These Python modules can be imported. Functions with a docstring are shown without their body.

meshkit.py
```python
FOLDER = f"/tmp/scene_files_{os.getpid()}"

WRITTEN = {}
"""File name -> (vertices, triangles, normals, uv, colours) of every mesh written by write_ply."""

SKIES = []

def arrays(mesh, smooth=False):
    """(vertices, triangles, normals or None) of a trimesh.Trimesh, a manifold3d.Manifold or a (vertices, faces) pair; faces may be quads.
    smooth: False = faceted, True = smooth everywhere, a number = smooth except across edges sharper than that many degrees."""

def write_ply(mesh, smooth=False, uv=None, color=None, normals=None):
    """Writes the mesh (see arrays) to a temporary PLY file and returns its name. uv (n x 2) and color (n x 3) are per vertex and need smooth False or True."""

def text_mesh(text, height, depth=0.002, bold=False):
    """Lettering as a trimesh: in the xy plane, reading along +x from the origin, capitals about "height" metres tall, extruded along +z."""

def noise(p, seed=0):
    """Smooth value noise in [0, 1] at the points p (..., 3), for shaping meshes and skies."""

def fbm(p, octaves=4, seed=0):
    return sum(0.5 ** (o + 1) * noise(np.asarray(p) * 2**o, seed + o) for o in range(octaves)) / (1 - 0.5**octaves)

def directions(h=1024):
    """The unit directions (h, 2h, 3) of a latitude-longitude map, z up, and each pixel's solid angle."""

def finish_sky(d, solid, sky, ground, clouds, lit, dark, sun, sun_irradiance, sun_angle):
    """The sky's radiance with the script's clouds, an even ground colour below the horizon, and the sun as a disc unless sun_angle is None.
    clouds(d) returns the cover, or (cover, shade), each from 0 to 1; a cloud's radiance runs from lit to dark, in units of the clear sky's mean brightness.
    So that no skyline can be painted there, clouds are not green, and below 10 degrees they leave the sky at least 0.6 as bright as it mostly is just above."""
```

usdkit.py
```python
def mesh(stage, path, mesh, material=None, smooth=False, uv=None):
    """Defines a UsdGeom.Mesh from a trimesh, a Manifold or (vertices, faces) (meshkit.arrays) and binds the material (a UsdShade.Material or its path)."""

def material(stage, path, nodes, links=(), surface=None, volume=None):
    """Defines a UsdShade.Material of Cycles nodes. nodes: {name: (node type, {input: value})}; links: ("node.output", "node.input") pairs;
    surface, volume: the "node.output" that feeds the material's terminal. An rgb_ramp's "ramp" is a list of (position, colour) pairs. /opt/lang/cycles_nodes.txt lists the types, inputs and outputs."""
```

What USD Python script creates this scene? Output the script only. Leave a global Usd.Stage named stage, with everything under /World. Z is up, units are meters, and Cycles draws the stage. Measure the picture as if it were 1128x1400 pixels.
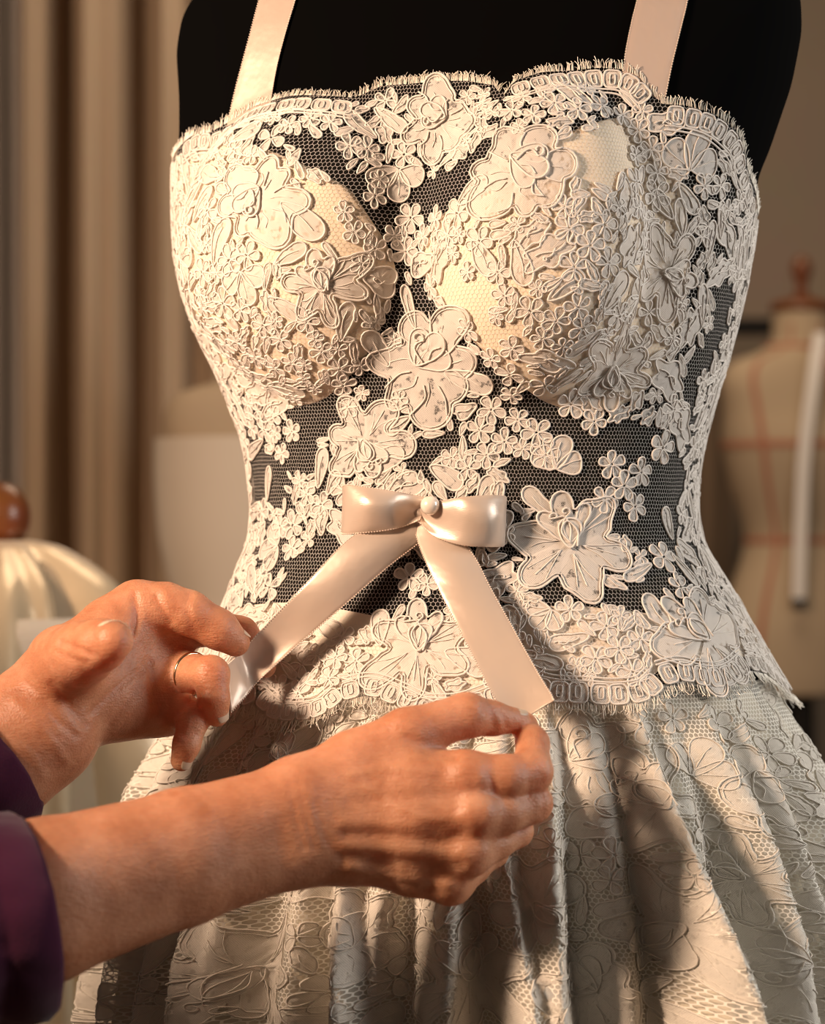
import math, numpy as np, trimesh, usdkit
from scipy import sparse
from shapely.geometry import Polygon
from shapely.ops import unary_union
import meshkit
from pxr import Usd, UsdGeom, UsdLux, UsdShade, Gf, Sdf, Vt

stage = Usd.Stage.CreateInMemory()
UsdGeom.SetStageUpAxis(stage, UsdGeom.Tokens.z)
UsdGeom.SetStageMetersPerUnit(stage, 1.0)
WORLD = UsdGeom.Xform.Define(stage, '/World')
stage.SetDefaultPrim(WORLD.GetPrim())

# ------------------------------------------------------------------ camera
D, ZC, WID = 1.4, 1.2, 0.5            # camera distance to the dress axis, camera height, width of the picture at the axis
PX = WID / 1128
cam = UsdGeom.Camera.Define(stage, '/World/camera')
cam.CreateHorizontalApertureAttr(24.0)
cam.CreateVerticalApertureAttr(24.0 * 1400 / 1128)
cam.CreateFocalLengthAttr(24.0 * D / WID)
cam.CreateFStopAttr(5.2)
cam.CreateFocusDistanceAttr(D - 0.125)
cam.CreateClippingRangeAttr(Gf.Vec2f(0.05, 60))
cam.CreateExposureAttr(0.0)
cam.AddTranslateOp().Set(Gf.Vec3d(0, -D, ZC))
cam.AddRotateXOp().Set(90)


def look(prim, pos, tgt):
    f = np.array(pos, float) - np.array(tgt, float)
    f /= np.linalg.norm(f)
    r = np.cross([0, 0, 1], f); r /= np.linalg.norm(r)
    u = np.cross(f, r)
    m = Gf.Matrix4d(*r, 0, *u, 0, *f, 0, *map(float, pos), 1)
    UsdGeom.Xformable(prim).AddTransformOp().Set(m)


def rect(name, pos, tgt, w, h, power, col):
    l = UsdLux.RectLight.Define(stage, '/World/' + name)
    l.CreateWidthAttr(w); l.CreateHeightAttr(h); l.CreateIntensityAttr(power); l.CreateColorAttr(Gf.Vec3f(*col))
    look(l, pos, tgt)


# ------------------------------------------------------------------ light
rect('key_lamp', (-0.97, -0.81, 1.69), (0, -0.1, 1.16), 0.20, 0.20, 300, (1.0, 0.70, 0.49))
rect('side_lamp', (1.25, -0.35, 1.55), (0.1, 0, 1.2), 0.5, 0.7, 12.0, (1.0, 0.95, 0.89))
rect('ceiling_lamp', (0.3, 1.6, 2.75), (0.3, 1.9, 0.8), 1.0, 1.0, 6.0, (1.0, 0.78, 0.55))
dome = UsdLux.DomeLight.Define(stage, '/World/ambient')
dome.CreateIntensityAttr(0.02)
dome.CreateColorAttr(Gf.Vec3f(1.0, 0.82, 0.66))


# ------------------------------------------------------------------ helpers
USED = {}


def numbered(path):
    n = USED.get(path, 0)
    USED[path] = n + 1
    return path if n == 0 else f'{path}_{n:03d}'


def setd(prim, **kw):
    for k, v in kw.items():
        if v:
            prim.SetCustomDataByKey({'cat': 'category'}.get(k, k), v)
    return prim


def thing(name, label, cat, group=None, kind=None):
    x = UsdGeom.Xform.Define(stage, numbered('/World/' + name))
    return setd(x.GetPrim(), label=label, cat=cat, group=group, kind=kind)


def xform(name, parent):
    return UsdGeom.Xform.Define(stage, numbered(str(parent.GetPath()) + '/' + name)).GetPrim()


def obj(name, mesh, mat, parent=None, smooth=True, uv=None, **kw):
    base = '/World' if parent is None else str(parent.GetPath())
    m = usdkit.mesh(stage, numbered(base + '/' + name), mesh, mat, smooth=smooth, uv=uv)
    m.CreateDoubleSidedAttr(True)
    return setd(m.GetPrim(), **kw)


class MB:
    """Collects vertices, faces and uv of one mesh."""
    def __init__(s): s.v, s.f, s.u, s.n = [], [], [], 0
    def add(s, v, f, uv=None):
        v = np.asarray(v, float)
        s.v.append(v); s.f.append(np.asarray(f, int) + s.n)
        s.u.append(np.zeros((len(v), 2)) if uv is None else np.broadcast_to(np.asarray(uv, float), (len(v), 2)))
        s.n += len(v)
    def merge(s, o):
        if o.n: s.add(np.vstack(o.v), np.vstack(o.f), np.vstack(o.u))
    def arrays(s): return np.vstack(s.v), np.vstack(s.f)
    def uv(s): return np.vstack(s.u)
    def build(s, name, mat, parent=None, **kw):
        return obj(name, s.arrays(), mat, parent, True, s.uv(), **kw)


def at(px, py, y=0.0):
    """The point at depth y (metres from the dress axis) seen at a pixel of the photograph."""
    k = (D + np.asarray(y, float)) / D * PX
    return np.stack(np.broadcast_arrays((np.asarray(px, float) - 564) * k, y, ZC + (700 - np.asarray(py, float)) * k), -1)


def proj(p):
    k = (D + p[..., 1]) / D * PX
    return 564 + p[..., 0] / k, 700 - (p[..., 2] - ZC) / k


def unit(v): return v / np.maximum(np.linalg.norm(v, axis=-1, keepdims=True), 1e-12)


def grid_faces(nr, nc, wrap=False):
    i, j = np.meshgrid(np.arange(nr - 1), np.arange(nc if wrap else nc - 1), indexing='ij')
    j2 = (j + 1) % nc
    a, b, c, d = i * nc + j, i * nc + j2, (i + 1) * nc + j2, (i + 1) * nc + j
    return np.vstack([np.stack([a, b, c], -1).reshape(-1, 3), np.stack([a, c, d], -1).reshape(-1, 3)])


def tube(path, normal, r, sides=5, closed=False, cap=True):
    """A tube along path (n,3); normal (n,3) fixes the frame; r a number or (n,)."""
    p = np.asarray(path, float); n = len(p)
    if closed: t = np.roll(p, -1, 0) - np.roll(p, 1, 0)
    else: t = np.gradient(p, axis=0)
    t = unit(t)
    nn = np.broadcast_to(normal, p.shape)
    b = unit(np.cross(t, nn)); nn = np.cross(b, t)
    a = np.arange(sides) * 2 * np.pi / sides + np.pi / 2
    r = np.broadcast_to(np.asarray(r, float), (n,))
    v = p[:, None] + r[:, None, None] * (np.cos(a)[None, :, None] * b[:, None] + np.sin(a)[None, :, None] * nn[:, None])
    if closed:
        v = np.concatenate([v, v[:1]], 0); n += 1
    f = grid_faces(n, sides, True)
    v = v.reshape(-1, 3)
    if cap and not closed:
        m = len(v)
        v = np.vstack([v, p[0] - t[0] * r[0] * .6, p[-1] + t[-1] * r[-1] * .6])
        k = np.arange(sides); k2 = (k + 1) % sides
        f = np.vstack([f, np.stack([np.full(sides, m), k2, k], -1), np.stack([np.full(sides, m + 1), (n - 1) * sides + k, (n - 1) * sides + k2], -1)])
    return v, f


def spline(pts, n):
    """Catmull-Rom through pts, n samples."""
    p = np.asarray(pts, float)
    p = np.vstack([2 * p[0] - p[1], p, 2 * p[-1] - p[-2]])
    t = np.linspace(0, len(p) - 3 - 1e-9, n); i = t.astype(int); u = (t - i)[:, None]
    a, b, c, d = p[i], p[i + 1], p[i + 2], p[i + 3]
    return 0.5 * (2 * b + (c - a) * u + (2 * a - 5 * b + 4 * c - d) * u**2 + (3 * b - a - 3 * c + d) * u**3)


def inpoly(x, y, poly):
    poly = np.asarray(poly, float); r = np.zeros(np.shape(x), bool); j = len(poly) - 1
    for i in range(len(poly)):
        xi, yi = poly[i]; xj, yj = poly[j]
        if yi != yj:
            r ^= ((yi > y) != (yj > y)) & (x < (xj - xi) * (y - yi) / (yj - yi) + xi)
        j = i
    return r


# ------------------------------------------------------------------ materials
class Ref(str):
    pass


class G:
    """A small builder of node graphs: inputs that are Ref become links."""
    def __init__(s): s.n, s.l = {}, []
    def __call__(s, kind, **inp):
        name = f'{kind}_{len(s.n)}'
        s.n[name] = (kind, {k: v for k, v in inp.items() if not isinstance(v, Ref)})
        s.l += [(str(v), f'{name}.{k}') for k, v in inp.items() if isinstance(v, Ref)]
        return lambda o: Ref(f'{name}.{o}')
    def m(s, op, a, b=0.0, c=0.0):
        return s('math', math_type=op, value1=a, value2=b, value3=c)('value')
    def done(s, name, surface, volume=None):
        return usdkit.material(stage, '/World/Looks/' + name, s.n, s.l, surface, volume)


def cloth(name, col, rough=0.8, noise=0.0, scale=400, bump=0.0, sheen=0.0, spec=0.3, **kw):
    g = G()
    tc = g('texture_coordinate')('object')
    nz = g('noise_texture', vector=tc, scale=float(scale), detail=3.0)
    c = g('mix', mix_type='multiply', fac=float(noise), color1=col, color2=nz('color'))('color') if noise else col
    p = dict(base_color=c, roughness=rough, specular_ior_level=spec, sheen_weight=sheen, **kw)
    if bump:
        p['normal'] = g('bump', height=nz('fac'), strength=float(bump), distance=0.001)('normal')
    return g.done(name, g('principled_bsdf', **p)('BSDF'))


def hex_edge(g, uv, cell):
    """Distance to the nearest cell wall (0 at the wall, 0.5 in the middle) of a honeycomb, cell metres across."""
    sp = g('separate_xyz', vector=uv)
    x, y = g.m('divide', sp('x'), cell), g.m('divide', sp('y'), cell)
    S = 3 ** .5
    def loc(dx, dy):
        a = g.m('subtract', g.m('floored_modulo', g.m('subtract', x, dx), 1.0), .5)
        b = g.m('subtract', g.m('floored_modulo', g.m('subtract', y, dy), S), S / 2)
        return a, b, g.m('add', g.m('multiply', a, a), g.m('multiply', b, b))
    a, b, da = loc(0., 0.)
    c, d, db = loc(.5, S / 2)
    s = g.m('less_than', da, db)
    px = g.m('absolute', g('mix_float', fac=s, a=c, b=a, use_clamp=False)('result'))
    py = g.m('absolute', g('mix_float', fac=s, a=d, b=b, use_clamp=False)('result'))
    q = g.m('maximum', px, g.m('add', g.m('multiply', px, .5), g.m('multiply', py, S / 2)))
    return g.m('subtract', .5, q)


def net_material(name, cell, wire, col, veil=0.0, warp=0.0006):
    g = G()
    tc = g('texture_coordinate')
    uv = tc('UV')
    nz = g('noise_texture', vector=uv, scale=120.0, detail=1.0)('color')
    off = g('vector_math', math_type='multiply_add', vector1=nz, vector2=(warp * 2,) * 3, vector3=uv)('vector')
    e = hex_edge(g, off, cell)
    a = g('map_range', value=e, from_min=wire * .75, from_max=wire * 1.25, to_min=1.0, to_max=float(veil), clamp=True)('result')
    d = g('principled_bsdf', base_color=col, roughness=.7, specular_ior_level=.3)('BSDF')
    t = g('transparent_bsdf')('BSDF')
    return g.done(name, g('mix_closure', fac=a, closure1=t, closure2=d)('closure'))


def lace_material(name, col, lo, hi):
    """uv.x = 1 on the cord, 0 on the woven filling; the filling is a fine weave that lets a little through."""
    g = G()
    tc = g('texture_coordinate')
    sp = g('separate_xyz', vector=tc('UV'))
    cordy = sp('x')
    n1 = g('noise_texture', vector=tc('object'), scale=170.0, detail=4.0, roughness=.65)('fac')
    n2 = g('noise_texture', vector=tc('object'), scale=1500.0, detail=2.0)('fac')
    al = g('map_range', value=n1, from_min=.365, from_max=.43, to_min=lo, to_max=hi, clamp=True)('result')
    al = g.m('multiply', al, g('map_range', value=n2, from_min=.3, from_max=.5, to_min=.82, to_max=1.0, clamp=True)('result'))
    ob = g('separate_xyz', vector=tc('object'))
    wv = g.m('multiply', g.m('sine', g.m('multiply', ob('x'), 5000.)), g.m('sine', g.m('multiply', ob('z'), 5000.)))
    al = g.m('multiply', al, g('map_range', value=wv, from_min=-.6, from_max=.3, to_min=.72, to_max=1.0, clamp=True)('result'))
    al = g.m('maximum', al, cordy)
    bm = g('bump', height=g.m('add', g.m('multiply', wv, .25), g.m('add', n2, n1)), strength=.4, distance=.0006)('normal')
    d = g('principled_bsdf', base_color=col, roughness=.62, specular_ior_level=.35, sheen_weight=.15, normal=bm)('BSDF')
    tr = g('translucent_bsdf', color=col)('BSDF')
    d = g('mix_closure', fac=.16, closure1=d, closure2=tr)('closure')
    return g.done(name, g('mix_closure', fac=al, closure1=g('transparent_bsdf')('BSDF'), closure2=d)('closure'))


def satin_material(name, col, rough=.3, spec=1.0):
    g = G()
    tc = g('texture_coordinate')
    nz = g('noise_texture', vector=g('mapping', vector=tc('UV'), scale=(300., 3000., 1.))('vector'), scale=1.0, detail=2.0)('fac')
    bm = g('bump', height=nz, strength=.15, distance=.0004)('normal')
    bm = g('bump', height=g('noise_texture', vector=tc('object'), scale=70.0, detail=2.0)('fac'), strength=.22, distance=.003, normal=bm)('normal')
    a = g('principled_bsdf', base_color=col, roughness=rough, specular_ior_level=spec, specular_tint=(1., .9, .82), sheen_weight=.3, sheen_roughness=.35, normal=bm, metallic=.22, anisotropic=.5)('BSDF')
    t = g('translucent_bsdf', color=col)('BSDF')
    return g.done(name, g('mix_closure', fac=.06, closure1=a, closure2=t)('closure'))


def skin_material():
    g = G()
    tc = g('texture_coordinate')('object')
    n1 = g('noise_texture', vector=tc, scale=38.0, detail=4.0, roughness=.6)('fac')
    n2 = g('noise_texture', vector=tc, scale=230.0, detail=3.0)('fac')
    n3 = g('noise_texture', vector=g('mapping', vector=tc, rotation=(0., .35, 0.), scale=(150., 500., 900.))('vector'), scale=1.0, detail=3.0)('fac')
    vo = g('voronoi_texture', vector=tc, scale=900.0)('distance')
    c = g('rgb_ramp', fac=n1, ramp=[(.3, (.40, .165, .085)), (.5, (.49, .22, .12)), (.7, (.56, .275, .165))])('color')
    c = g('mix', mix_type='multiply', fac=.22, color1=c, color2=g('rgb_ramp', fac=n2, ramp=[(.35, (.65, .5, .45)), (.6, (1, 1, 1))])('color'))('color')
    sp = g('voronoi_texture', vector=tc, scale=28.0)('distance')
    spot = g('map_range', value=sp, from_min=.05, from_max=.13, to_min=.5, to_max=0.0, clamp=True)('result')
    c = g('mix', fac=spot, color1=c, color2=(.36, .12, .05))('color')
    h = g.m('add', g.m('multiply', n3, .9), g.m('add', g.m('multiply', vo, .35), g.m('multiply', n2, .5)))
    bm = g('bump', height=h, strength=.45, distance=.0011)('normal')
    p = g('principled_bsdf', base_color=c, roughness=.47, specular_ior_level=.42, subsurface_weight=.35, subsurface_scale=.004, subsurface_radius=(1., .35, .2), normal=bm)('BSDF')
    return g.done('skin', p)


M = {}
M['velvet'] = cloth('black_velvet', (.0012, .0011, .0011), .95, spec=.04)
M['foam'] = cloth('cream_foam', (.86, .725, .555), .85, .12, 900, .25)
M['lining'] = cloth('ivory_lining', (.80, .71, .60), .7, .1, 600, .15)
M['underskirt'] = cloth('ivory_underskirt', (.68, .60, .46), .75, .15, 300, .2)
M['net'] = net_material('tulle_net', .0025, .034, (.68, .64, .60), .01)
M['skirt_net'] = net_material('skirt_tulle', .0026, .10, (.80, .77, .69), .30)
M['lace'] = lace_material('corded_lace', (.84, .785, .725), .25, .9)
M['skirt_lace'] = lace_material('skirt_lace', (.79, .745, .67), .6, .96)
M['fringe'] = cloth('lace_thread', (.84, .79, .70), .7)
M['satin'] = satin_material('blush_satin', (.63, .51, .42), .34)
M['strap_satin'] = satin_material('strap_satin', (.58, .455, .38), .42, .5)
M['picot'] = cloth('picot_thread', (.80, .66, .56), .5)
M['skin'] = skin_material()
M['nail'] = cloth('nail', (.72, .47, .34), .3, spec=.5, subsurface_weight=.3, subsurface_scale=.002)
M['plum'] = cloth('plum_jersey', (.055, .008, .032), .95, .35, 700, .3, sheen=.12, spec=.15)
M['gold'] = cloth('ring_gold', (.85, .68, .42), .18, metallic=1.0)
M['pearl'] = cloth('pearl', (.86, .77, .67), .25, spec=.8, coat_weight=1.0, coat_roughness=.06, metallic=.1)

# ------------------------------------------------------------------ the room
M['plaster'] = cloth('wall_plaster', (.36, .285, .22), .9, .15, 6)
M['boards'] = cloth('floor_boards', (.16, .10, .06), .6, .4, 5)


def slab(x0, y0, z0, x1, y1, z1):
    b = trimesh.creation.box((x1 - x0, y1 - y0, z1 - z0))
    b.apply_translation(((x0 + x1) / 2, (y0 + y1) / 2, (z0 + z1) / 2))
    return b


obj('floor', slab(-3.0, -2.2, -.1, 3.0, 3.6, 0), M['boards'], smooth=False, kind='structure', label='dark wooden workshop floor under the stands', cat='floor')
obj('wall_back', slab(-3.0, 3.5, 0, 3.0, 3.6, 3.0), M['plaster'], smooth=False, kind='structure', label='warm beige plaster wall behind the dress forms', cat='wall')


def curtain(name, x0, x1, y, z0, z1, folds, amp, mat, label, seed, group=None):
    """A hanging cloth with rounded folds; folds = list of (position 0-1, half width, depth)."""
    n, m = 220, 40
    s = np.linspace(0, 1, n); zz = np.linspace(z0, z1, m)
    S, Z = np.meshgrid(s, zz)
    yy = np.zeros_like(S)
    sh = .012 * np.sin(Z * 2.1 + seed)
    for c, w, d in folds:
        yy += d * np.exp(-((S + sh - c) / w) ** 2)
    yy += amp * (meshkit.noise(np.stack([S * 26, Z * .7, np.full_like(S, seed)], -1), seed) - .5)
    X = x0 + (x1 - x0) * S
    P = np.stack([X, y + yy, Z], -1)
    Q = P + [0, .006, 0]
    f = grid_faces(m, n)
    v = np.vstack([P.reshape(-1, 3), Q.reshape(-1, 3)])
    f = np.vstack([f, f[:, ::-1] + n * m])
    t = thing(name, label, 'curtain', group)
    obj('cloth_panel', (v, f), mat, t)
    rod = trimesh.creation.cylinder(.014, x1 - x0 + .1, sections=20)
    rod.apply_transform(trimesh.transformations.rotation_matrix(np.pi / 2, [0, 1, 0])); rod.apply_translation(((x0 + x1) / 2, y, z1 + .02))
    obj('curtain_rod', rod, M['darkmetal'], t)
    for k in range(7):
        rg = trimesh.creation.torus(.022, .004, major_sections=20, minor_sections=8)
        rg.apply_transform(trimesh.transformations.rotation_matrix(np.pi / 2, [0, 1, 0])); rg.apply_translation((x0 + (x1 - x0) * (k + .5) / 7, y, z1 + .012))
        obj('curtain_ring', rg, M['darkmetal'], t)


M['darkmetal'] = cloth('dark_metal', (.02, .018, .016), .4, metallic=.7)
M['curtain'] = cloth('tan_linen', (.50, .37, .255), .9, .25, 250, .2)
M['sheer'] = cloth('grey_sheer', (.52, .47, .43), .9, .1, 250)
CY = 1.75
kx = lambda px, y: (px - 564) * PX * (D + y) / D
curtain('curtain', kx(28, CY), kx(330, CY), CY, .02, 2.45,
        [(.06, .05, -.03), (.19, .035, .11), (.31, .06, -.03), (.42, .05, -.02), (.53, .035, .075), (.66, .06, -.02), (.8, .04, .05)], .035, M['curtain'],
        'tan linen curtain hanging in deep folds behind the black form', 3)
curtain('curtain', kx(-150, CY + .12), kx(34, CY + .12), CY + .12, .02, 2.45,
        [(.2, .08, .05), (.5, .06, -.03), (.83, .05, -.05)], .02, M['sheer'], 'pale grey curtain at the left edge beside the tan one', 8)

# ------------------------------------------------------------------ body surfaces
NPH = 361
PH = np.linspace(-np.pi, np.pi, NPH)           # angle round the axis, 0 towards the camera, + to the right
YAW = math.radians(-15)                        # the front of the form looks a little to the left


class Surf:
    """A surface r(angle, height) round a moving axis."""
    def __init__(s, zs, R, cx): s.z, s.R, s.cx, s.T = zs, R, cx, None
    def table(s):
        if s.T is None:
            P = np.stack([s.cx[:, None] + s.R * np.sin(PH), -s.R * np.cos(PH), np.broadcast_to(s.z[:, None], s.R.shape)], -1)
            du = np.roll(P[:, :-1], -2, 1) - np.roll(P[:, :-1], 2, 1); du = np.concatenate([du, du[:, :1]], 1)
            s.T = np.concatenate([P, unit(np.cross(du, np.gradient(P, axis=0)))], -1)
        return s.T
    def both(s, ph, z):
        """Points and normals at angles and heights, from a table."""
        T = s.table()
        u = np.mod((np.asarray(ph) + np.pi) / (2 * np.pi) * (NPH - 1), NPH - 1)
        w = np.clip((np.asarray(z) - s.z[0]) / (s.z[1] - s.z[0]), 0, len(s.z) - 1.000001)
        i = u.astype(int); j = w.astype(int); fu = (u - i)[..., None]; fw = (w - j)[..., None]
        q = (T[j, i] * (1 - fu) + T[j, i + 1] * fu) * (1 - fw) + (T[j + 1, i] * (1 - fu) + T[j + 1, i + 1] * fu) * fw
        return q[..., :3], q[..., 3:]
    def r(s, ph, z):
        u = (np.asarray(ph) + np.pi) / (2 * np.pi) * (NPH - 1)
        w = np.clip((np.asarray(z) - s.z[0]) / (s.z[1] - s.z[0]), 0, len(s.z) - 1.000001)
        u = np.mod(u, NPH - 1); i = u.astype(int); j = w.astype(int); fu = u - i; fw = w - j
        i2, j2 = i + 1, j + 1
        R = s.R
        return (R[j, i] * (1 - fu) + R[j, i2] * fu) * (1 - fw) + (R[j2, i] * (1 - fu) + R[j2, i2] * fu) * fw
    def c(s, z): return np.interp(z, s.z, s.cx)
    def pt(s, ph, z, off=0.0):
        r = s.r(ph, z) + off
        return np.stack([s.c(z) + r * np.sin(ph), -r * np.cos(ph), np.broadcast_to(z, np.shape(r))], -1)
    def nrm(s, ph, z):
        e = .006
        a = s.pt(ph + e, z) - s.pt(ph - e, z)
        b = s.pt(ph, z + e * .2) - s.pt(ph, z - e * .2)
        return unit(np.cross(a, b))
    def phz(s, P):
        z = P[..., 2]
        return np.arctan2(P[..., 0] - s.c(z), -P[..., 1]), z
    def cast(s, px, py):
        """(angle, height, hit) where the camera's ray through a pixel meets the surface."""
        px, py = np.atleast_1d(np.asarray(px, float)), np.atleast_1d(np.asarray(py, float))
        ys = np.linspace(-.35, .05, 500)
        P = at(px[:, None], py[:, None], ys[None])
        z = P[..., 2]
        g = np.hypot(P[..., 0] - s.c(z), P[..., 1]) - s.r(np.arctan2(P[..., 0] - s.c(z), -P[..., 1]), z)
        hit = g < 0
        i = np.where(hit.any(1), hit.argmax(1), np.abs(g).argmin(1))
        i0 = np.maximum(i - 1, 0)
        k = np.arange(len(px))
        ga, gb = g[k, i0], g[k, i]
        t = np.where(hit.any(1), ga / np.where(ga - gb == 0, 1, ga - gb), 0)
        Q = at(px, py, ys[i0] + (ys[i] - ys[i0]) * t)
        ph, z = s.phz(Q)
        return ph, z, hit.any(1)


PYS = np.arange(1560, -261, -4.0)              # rows, bottom to top
ZS = ZC + (700 - PYS) * PX

SIL = np.array([  # photograph row, left and right silhouette of the dressed body
    (-260, 540, 760), (-150, 500, 800), (-90, 380, 930), (-50, 300, 1010), (-20, 262, 1070), (10, 244, 1100), (60, 236, 1102), (130, 240, 1088), (180, 240, 1070), (220, 236, 1056),
    (250, 235, 1042), (300, 236, 1036), (350, 239, 1029), (400, 249, 1020), (450, 266, 1008),
    (500, 291, 994), (550, 313, 978), (600, 331, 964), (650, 341, 955), (700, 344, 953), (740, 340, 960), (780, 324, 984), (820, 308, 1010), (870, 285, 1038),
    (920, 262, 1064), (965, 243, 1087), (1010, 222, 1106), (1060, 200, 1127), (1100, 190, 1138), (1200, 172, 1164), (1300, 155, 1190), (1400, 140, 1214), (1560, 120, 1250)], float)
RATIO = np.array([(-260, .95), (-150, .8), (-60, .42), (0, .46), (100, .54), (200, .6), (380, .62), (520, .70), (660, .78), (800, .80), (960, .80), (1200, .84), (1560, .86)])


def smooth1(a, k):
    w = np.hanning(2 * k + 3)[1:-1]; w /= w.sum()
    return np.convolve(np.pad(a, k, mode='edge'), w, 'valid')


XL = smooth1(np.interp(PYS, SIL[:, 0], SIL[:, 1]), 5)
XR = smooth1(np.interp(PYS, SIL[:, 0], SIL[:, 2]), 5)
RT = smooth1(np.interp(PYS, RATIO[:, 0], RATIO[:, 1]), 8)
# the two cups: angle, row, half width and half height (metres), height
CUPS = [(math.radians(-50), 372, .086, .087, .040), (math.radians(15), 372, .074, .090, .043)]


def domes():
    d = np.zeros((len(ZS), NPH))
    for c, row, ru, rv, H in CUPS:
        u = (PH[None] - c) * .16 / ru
        v = (ZS[:, None] - (ZC + (700 - row) * PX)) / rv
        q = np.maximum(0, 1 - u**2 - v**2 * np.where(v > 0, .8, 1.12))
        d += H * q ** .8 * (1 - .10 * v)
    return d


DOME = domes()
for _ in range(2):
    DOME = np.apply_along_axis(smooth1, 0, DOME, 3); DOME = np.apply_along_axis(lambda a: smooth1(a, 2), 1, DOME)


def fit(extra=0.0, dome=1.0):
    A = (XR - XL) / 2 * PX; cx = ((XL + XR) / 2 - 564) * PX
    nexp = 2.35
    for _ in range(9):
        B = A * RT
        ph = PH[None] - YAW
        R = ((np.abs(np.sin(ph)) / A[:, None]) ** nexp + (np.abs(np.cos(ph)) / B[:, None]) ** nexp) ** (-1 / nexp)
        R = R + DOME * dome + extra
        P = np.stack([cx[:, None] + R * np.sin(PH), -R * np.cos(PH), np.broadcast_to(ZS[:, None], R.shape)], -1)
        x, _y = proj(P)
        lo, hi = x.min(1), x.max(1)
        A = A * (1 + (XR - XL - (hi - lo)) / (hi - lo)); cx = cx + ((XL + XR) - (lo + hi)) / 2 * PX
    A, cx = smooth1(A, 3), smooth1(cx, 3)
    B = A * RT; ph = PH[None] - YAW
    R = ((np.abs(np.sin(ph)) / A[:, None]) ** nexp + (np.abs(np.cos(ph)) / B[:, None]) ** nexp) ** (-1 / nexp)
    return R, cx


R0, CX = fit()
bodice = Surf(ZS, R0 + DOME, CX)
form = Surf(ZS, R0 - .0022 + DOME * .80 - .03 * np.clip((ZC + (700 - 900) * PX - ZS) / .05, 0, 1)[:, None], CX)
zrow = lambda py: ZC + (700 - np.asarray(py, float)) * PX

# ------------------------------------------------------------------ black dress form
t = thing('dress_form', 'black velvet dress form wearing the lace wedding dress', 'mannequin')
zz = ZS[(PYS >= -260) & (PYS <= 1180)]
ph = np.linspace(-np.pi, np.pi, 160, endpoint=False)
P = form.pt(ph[None], zz[:, None])
v = P.reshape(-1, 3)
n = len(v)
v = np.vstack([v, [P[0].mean(0)], [P[-1].mean(0) + [0, 0, .004]]])
f = grid_faces(len(zz), 160, True)
k = np.arange(160); k2 = (k + 1) % 160
f = np.vstack([f, np.stack([np.full(160, n), k2, k], -1), np.stack([np.full(160, n + 1), (len(zz) - 1) * 160 + k, (len(zz) - 1) * 160 + k2], -1)])
obj('torso', (v, f), M['velvet'], t)


def lathe(prof, seg=32, center=(0, 0, 0), sx=1., sy=1.):
    pr = np.asarray(prof, float); a = np.arange(seg) * 2 * np.pi / seg
    v = np.stack([pr[:, None, 0] * np.cos(a) * sx, pr[:, None, 0] * np.sin(a) * sy, np.broadcast_to(pr[:, None, 1], (len(pr), seg))], -1).reshape(-1, 3)
    return v + np.asarray(center), grid_faces(len(pr), seg, True)


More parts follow.
